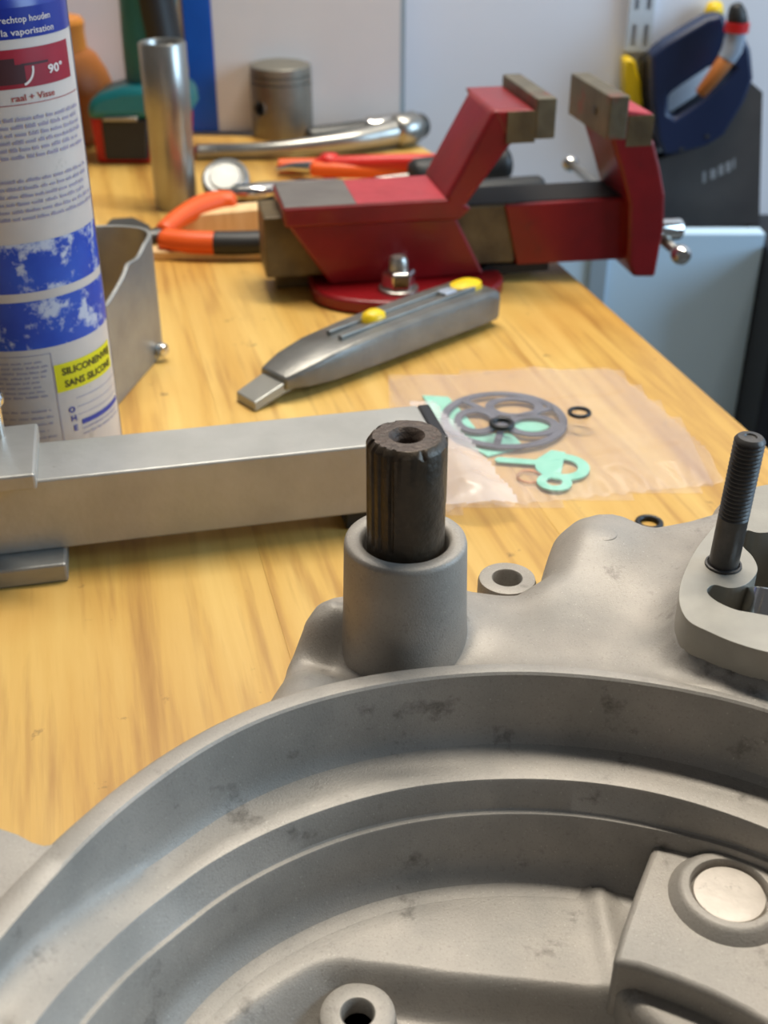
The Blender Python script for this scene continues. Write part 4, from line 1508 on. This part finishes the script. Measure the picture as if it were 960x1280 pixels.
gpts = smoothline([Vector((x, DY - 0.004, z)) for x, z in gp], 5)
G().tube(gpts, 0.0150, 24, 1.28, up=(0, 1, 0), rounded=False).obj('rubber_grip', 'black', dr_, smooth=60, world=True)
hx, hz = dz(184, -75)
G().lathe([(0.020, -0.075), (0.031, -0.070), (0.033, -0.02), (0.033, 0.04), (0.028, 0.06), (0.022, 0.075), (0.018, 0.105), (0.008, 0.112), (0, 0.112)], 36,
          frame((hx, DY, hz + 0.02), (0, 0, 1), z=(-1, 0, 0))).obj('motor_housing', 'teal', dr_, smooth=40, world=True)
G().lathe([(0.0195, 0.074), (0.0205, 0.09), (0.0185, 0.112), (0.009, 0.119), (0, 0.119)], 28, frame((hx, DY, hz + 0.02), (0, 0, 1), z=(-1, 0, 0))).obj('chuck', 'black', dr_, smooth=40, world=True)

# ------------------------------------------------------------------ amber bottle
ab = Vector((-0.2835, 1.048, 0))
bt = thing('plastic_bottle', 'amber brown bottle with orange cap between spray can and drill', 'bottle', (ab.x, ab.y, 0))
zz = lambda py: aty(52, py, ab.y).z
G().lathe([(0.044, 0), (0.0460, 0.002), (0.047, 0.006), (0.047, zz(125)), (0.0510, zz(114)), (0.0520, zz(106)), (0.0480, zz(88)), (0.0415, zz(70)), (0.0350, zz(62)), (0.0300, zz(58))], 48).obj('bottle_body', 'amber', bt, smooth=50)
G().lathe([(0.0300, zz(66)), (0.0345, zz(61)), (0.0335, zz(42)), (0.0345, zz(28)), (0.0325, zz(23)), (0, zz(23))], 36).obj('bottle_cap', 'amber_cap', bt, smooth=30)

# ------------------------------------------------------------------ white board with blue border leaning on the wall
wb0 = at(257, 164, 0)
wbx1 = aty(500, 150, 1.075).x
YB = 1.072
board = thing('wrapped_board', 'white board with blue left border wrapped in film leaning on the wall', 'board', (0, YB, 0))
lx0 = aty(238, 60, YB).x
lx1 = aty(275, 164, YB).x
x0 = wb0.x - 0.012
lean = Matrix.Rotation(radians(-1.0), 4, 'X')
G().box(x0 + 0.024, wbx1, -0.004, 0.004, 0, 0.42, lean).obj('panel', 'board', board, smooth=0, bevel=0.0008)
G().box(x0, x0 + 0.024, -0.0045, 0.004, 0, 0.42, lean).obj('blue_border', 'boardblue', board, smooth=0, bevel=0.0008)
G().box(x0 - 0.007, x0, -0.003, 0.006, 0, 0.42, lean).obj('board_edge', 'boardedge', board, smooth=0)
G().box(wbx1, wbx1 + 0.004, -0.004, 0.006, 0, 0.42, lean).obj('board_edge', 'grey_strip', board, smooth=0)

# ------------------------------------------------------------------ right hand side: panel, black block, saws, rail
PY = 1.00
tp = aty(957, 292, PY)
pb = thing('daylit_panel', 'laminated board standing upright right of the workbench, blue daylight put into its colour', 'board', (0.25, PY, FLOOR_Z))
G().box(0.13, tp.x, PY, PY + 0.018, FLOOR_Z, tp.z).obj('panel_sheet', 'paneldaylit', pb, smooth=0, bevel=0.001, world=True)
sx0, sx1 = aty(735, 350, PY).x, aty(757, 350, PY).x
G().box(sx0, sx1, PY - 0.004, PY, FLOOR_Z, tp.z).obj('face_strip', 'grey_strip', pb, smooth=0, bevel=0.001, world=True)  # flat grey vertical strip on the face of the panel
cb = thing('black_block', 'black block standing against the right edge of the upright panel', 'block', (0.6, 0.98, FLOOR_Z))  # solid black block beside the panel
G().box(tp.x + 0.001, 0.85, 0.94, 1.09, FLOOR_Z, tp.z - 0.01).obj('block_body', 'flatblack', cb, smooth=0, bevel=0.002, world=True)
G().box(tp.x + 0.02, 0.83, 0.935, 0.941, FLOOR_Z + 0.05, tp.z - 0.04).obj('block_front', 'flatblack', cb, smooth=0, bevel=0.002, world=True)

# slotted shelf rail on the wall
ra, rb_ = aty(786, 0, WALL_Y), aty(817, 0, WALL_Y)
rail = thing('shelf_rail', 'white slotted shelf rail screwed to the wall', 'shelf rail', ((ra.x + rb_.x) / 2, WALL_Y, 0))
RW = (rb_.x - ra.x) / 2
zb_ = aty(800, 62, WALL_Y).z
SW, SX, SL, SP = 0.0018, 0.0052, 0.018, 0.0297      # slot half width, offset, length, pitch
g = G()
g.box(-RW, -RW + 0.0012, -0.008, 0.0, zb_, 0.9)
g.box(RW - 0.0012, RW, -0.008, 0.0, zb_, 0.9)
for xa, xb in ((-RW, -SX - SW), (-SX + SW, SX - SW), (SX + SW, RW)):
    g.box(xa, xb, -0.0092, -0.008, zb_, 0.9)
z = aty(800, 56, WALL_Y).z
zl = zb_
k = 0
while z < 0.9:
    for s_ in (-SX, SX):
        g.box(s_ - SW, s_ + SW, -0.0092, -0.008, zl, z)
    zl = z + SL
    z += SP
for s_ in (-SX, SX):
    g.box(s_ - SW, s_ + SW, -0.0092, -0.008, zl, max(zl + 0.001, 0.9))
g.obj('rail_channel', 'rail', rail, smooth=0)

# handsaw with navy handle hanging on the wall
SY = 1.060


def wp(px, py, Y=SY):
    p = aty(px, py, Y)
    return p.x, p.z


saw = thing('hand_saw', 'hand saw with navy blue handle and dark blade hanging on the wall', 'saw', (aty(870, 150, SY).x, SY, 0))
blade = [wp(a, b) for a, b in [(820, 200), (885, 180), (930, 95), (953, 115), (948, 310), (832, 310)]]
G().prism(blade, SY - 0.0008, SY + 0.0008, XZ).obj('saw_blade', 'sawblade', saw, smooth=0, world=True)


def slab_hole(outer, inner, y0, y1):
    bm = bmesh.new()
    res = []
    ov = [bm.verts.new((p[0], y0, p[1])) for p in outer]
    iv = [bm.verts.new((p[0], y0, p[1])) for p in inner]
    e = [bm.edges.new((ov[i], ov[(i + 1) % len(ov)])) for i in range(len(ov))] + [bm.edges.new((iv[i], iv[(i + 1) % len(iv)])) for i in range(len(iv))]
    r = bmesh.ops.triangle_fill(bm, edges=e, use_beauty=True)
    fs = [x for x in r['geom'] if isinstance(x, bmesh.types.BMFace)]
    ex = bmesh.ops.extrude_face_region(bm, geom=fs)
    for q in ex['geom']:
        if isinstance(q, bmesh.types.BMVert):
            q.co.y = y1
    bm.verts.index_update()
    v = [tuple(p.co) for p in bm.verts]
    f = [tuple(q.index for q in fc.verts) for fc in bm.faces]
    bm.free()
    return v, f


ho = [wp(a, b) for a, b in [(811, 66), (830, 50), (880, 20), (900, 15), (905, 30), (925, 40), (934, 60), (937, 95), (925, 125), (900, 165), (880, 178), (845, 188), (827, 190), (818, 170), (812, 120)]]
hi = [wp(a, b) for a, b in [(832, 115), (850, 102), (880, 82), (905, 72), (914, 82), (902, 98), (870, 124), (840, 144), (832, 138)]]
v, f = slab_hole(ho, hi, SY - 0.013, SY + 0.013)
g = G()
g.add(v, f)
g.obj('saw_handle', 'navy', saw, smooth=25, world=True, bevel=0.003)
for (a, b) in ((848, 182), (880, 166)):
    x_, z_ = wp(a, b)
    G().lathe([(0.0018, 0), (0.0018, 0.0010), (0, 0.0013)], 16, frame((x_, SY - 0.013, z_), (0, 0, 1), z=(0, -1, 0))).obj('rivet_glint', 'tool_dark', saw, world=True)
# printed mark on the blade
for i, (a, b, w_, h_) in enumerate(((880, 222, 4, 14), (891, 218, 7, 12), (901, 213, 6, 13), (910, 209, 6, 13), (917, 205, 3, 12))):
    q = [wp(a - w_ / 2, b + h_ / 2), wp(a + w_ / 2, b + h_ / 2 - 2), wp(a + w_ / 2, b - h_ / 2 - 2), wp(a - w_ / 2, b - h_ / 2)]
    G().prism(q, SY - 0.0011, SY - 0.0007, XZ).obj('blade_print', 'sawprint', saw, smooth=0, world=True)

# second saw behind it with black and yellow handle
S2 = 1.086
s2 = thing('hand_saw', 'hand saw with black and yellow handle behind the navy saw', 'saw', (aty(800, 150, S2).x, S2, 0))
G().prism([wp(a, b, S2) for a, b in [(800, 75), (815, 60), (895, 12), (905, 20), (900, 50), (830, 120), (818, 200), (806, 200), (800, 130)]], S2 - 0.010, S2 + 0.010, XZ).obj('saw_handle', 'blackgloss', s2, smooth=25, world=True, bevel=0.003)
G().prism([wp(a, b, S2) for a, b in [(778, 74), (784, 70), (792, 74), (798, 100), (802, 140), (806, 185), (824, 200), (818, 206), (800, 195), (785, 150), (778, 110)]], S2 - 0.0105, S2 + 0.0125, XZ).obj('grip_inlay', 'yellow', s2, smooth=25, world=True, bevel=0.004)
x_, z_ = wp(893, 15, S2)
G().lathe([(0.0, -0.009), (0.006, -0.007), (0.0085, 0), (0.006, 0.007), (0, 0.009)], 20, Matrix.Translation((x_, S2 + 0.002, z_))).obj('handle_knob', 'yellow', s2, smooth=60, world=True)
G().prism([wp(a, b, S2) for a, b in [(806, 195), (948, 160), (950, 310), (815, 310)]], S2 - 0.0008, S2 + 0.0008, XZ).obj('saw_blade', 'blackgloss', s2, smooth=0, world=True)

# screwdriver hanging in front of the navy saw
S3 = 1.028
t3 = thing('screwdriver', 'screwdriver with black cap, red collar and wooden shank hanging in front of the navy saw', 'screwdriver', (aty(920, 40, S3).x, S3, 0))


def wp3(px, py):
    x, z = wp(px, py, S3)
    return Vector((x, S3, z))


G().tube([wp3(920, 8), wp3(921, 16), wp3(922, 28)], [0.0055, 0.0075, 0.0085], 20, 1.0, up=(0, 1, 0)).obj('end_cap', 'black', t3, smooth=50, world=True)
G().tube([wp3(922, 28), wp3(920, 40)], 0.0100, 20, 1.0, up=(0, 1, 0), rounded=False).obj('collar', 'redplastic', t3, smooth=40, world=True)
G().tube([wp3(920, 40), wp3(915, 62), wp3(908, 74)], [0.0085, 0.0085, 0.0075], 20, 1.0, up=(0, 1, 0), rounded=False).obj('handle', 'clear', t3, smooth=50, world=True)
G().tube([wp3(908, 74), wp3(892, 96), wp3(876, 116)], [0.0070, 0.0060, 0.0050], 16, 1.0, up=(0, 1, 0)).obj('shank', 'amber', t3, smooth=50, world=True)

bpy.context.view_layer.update()
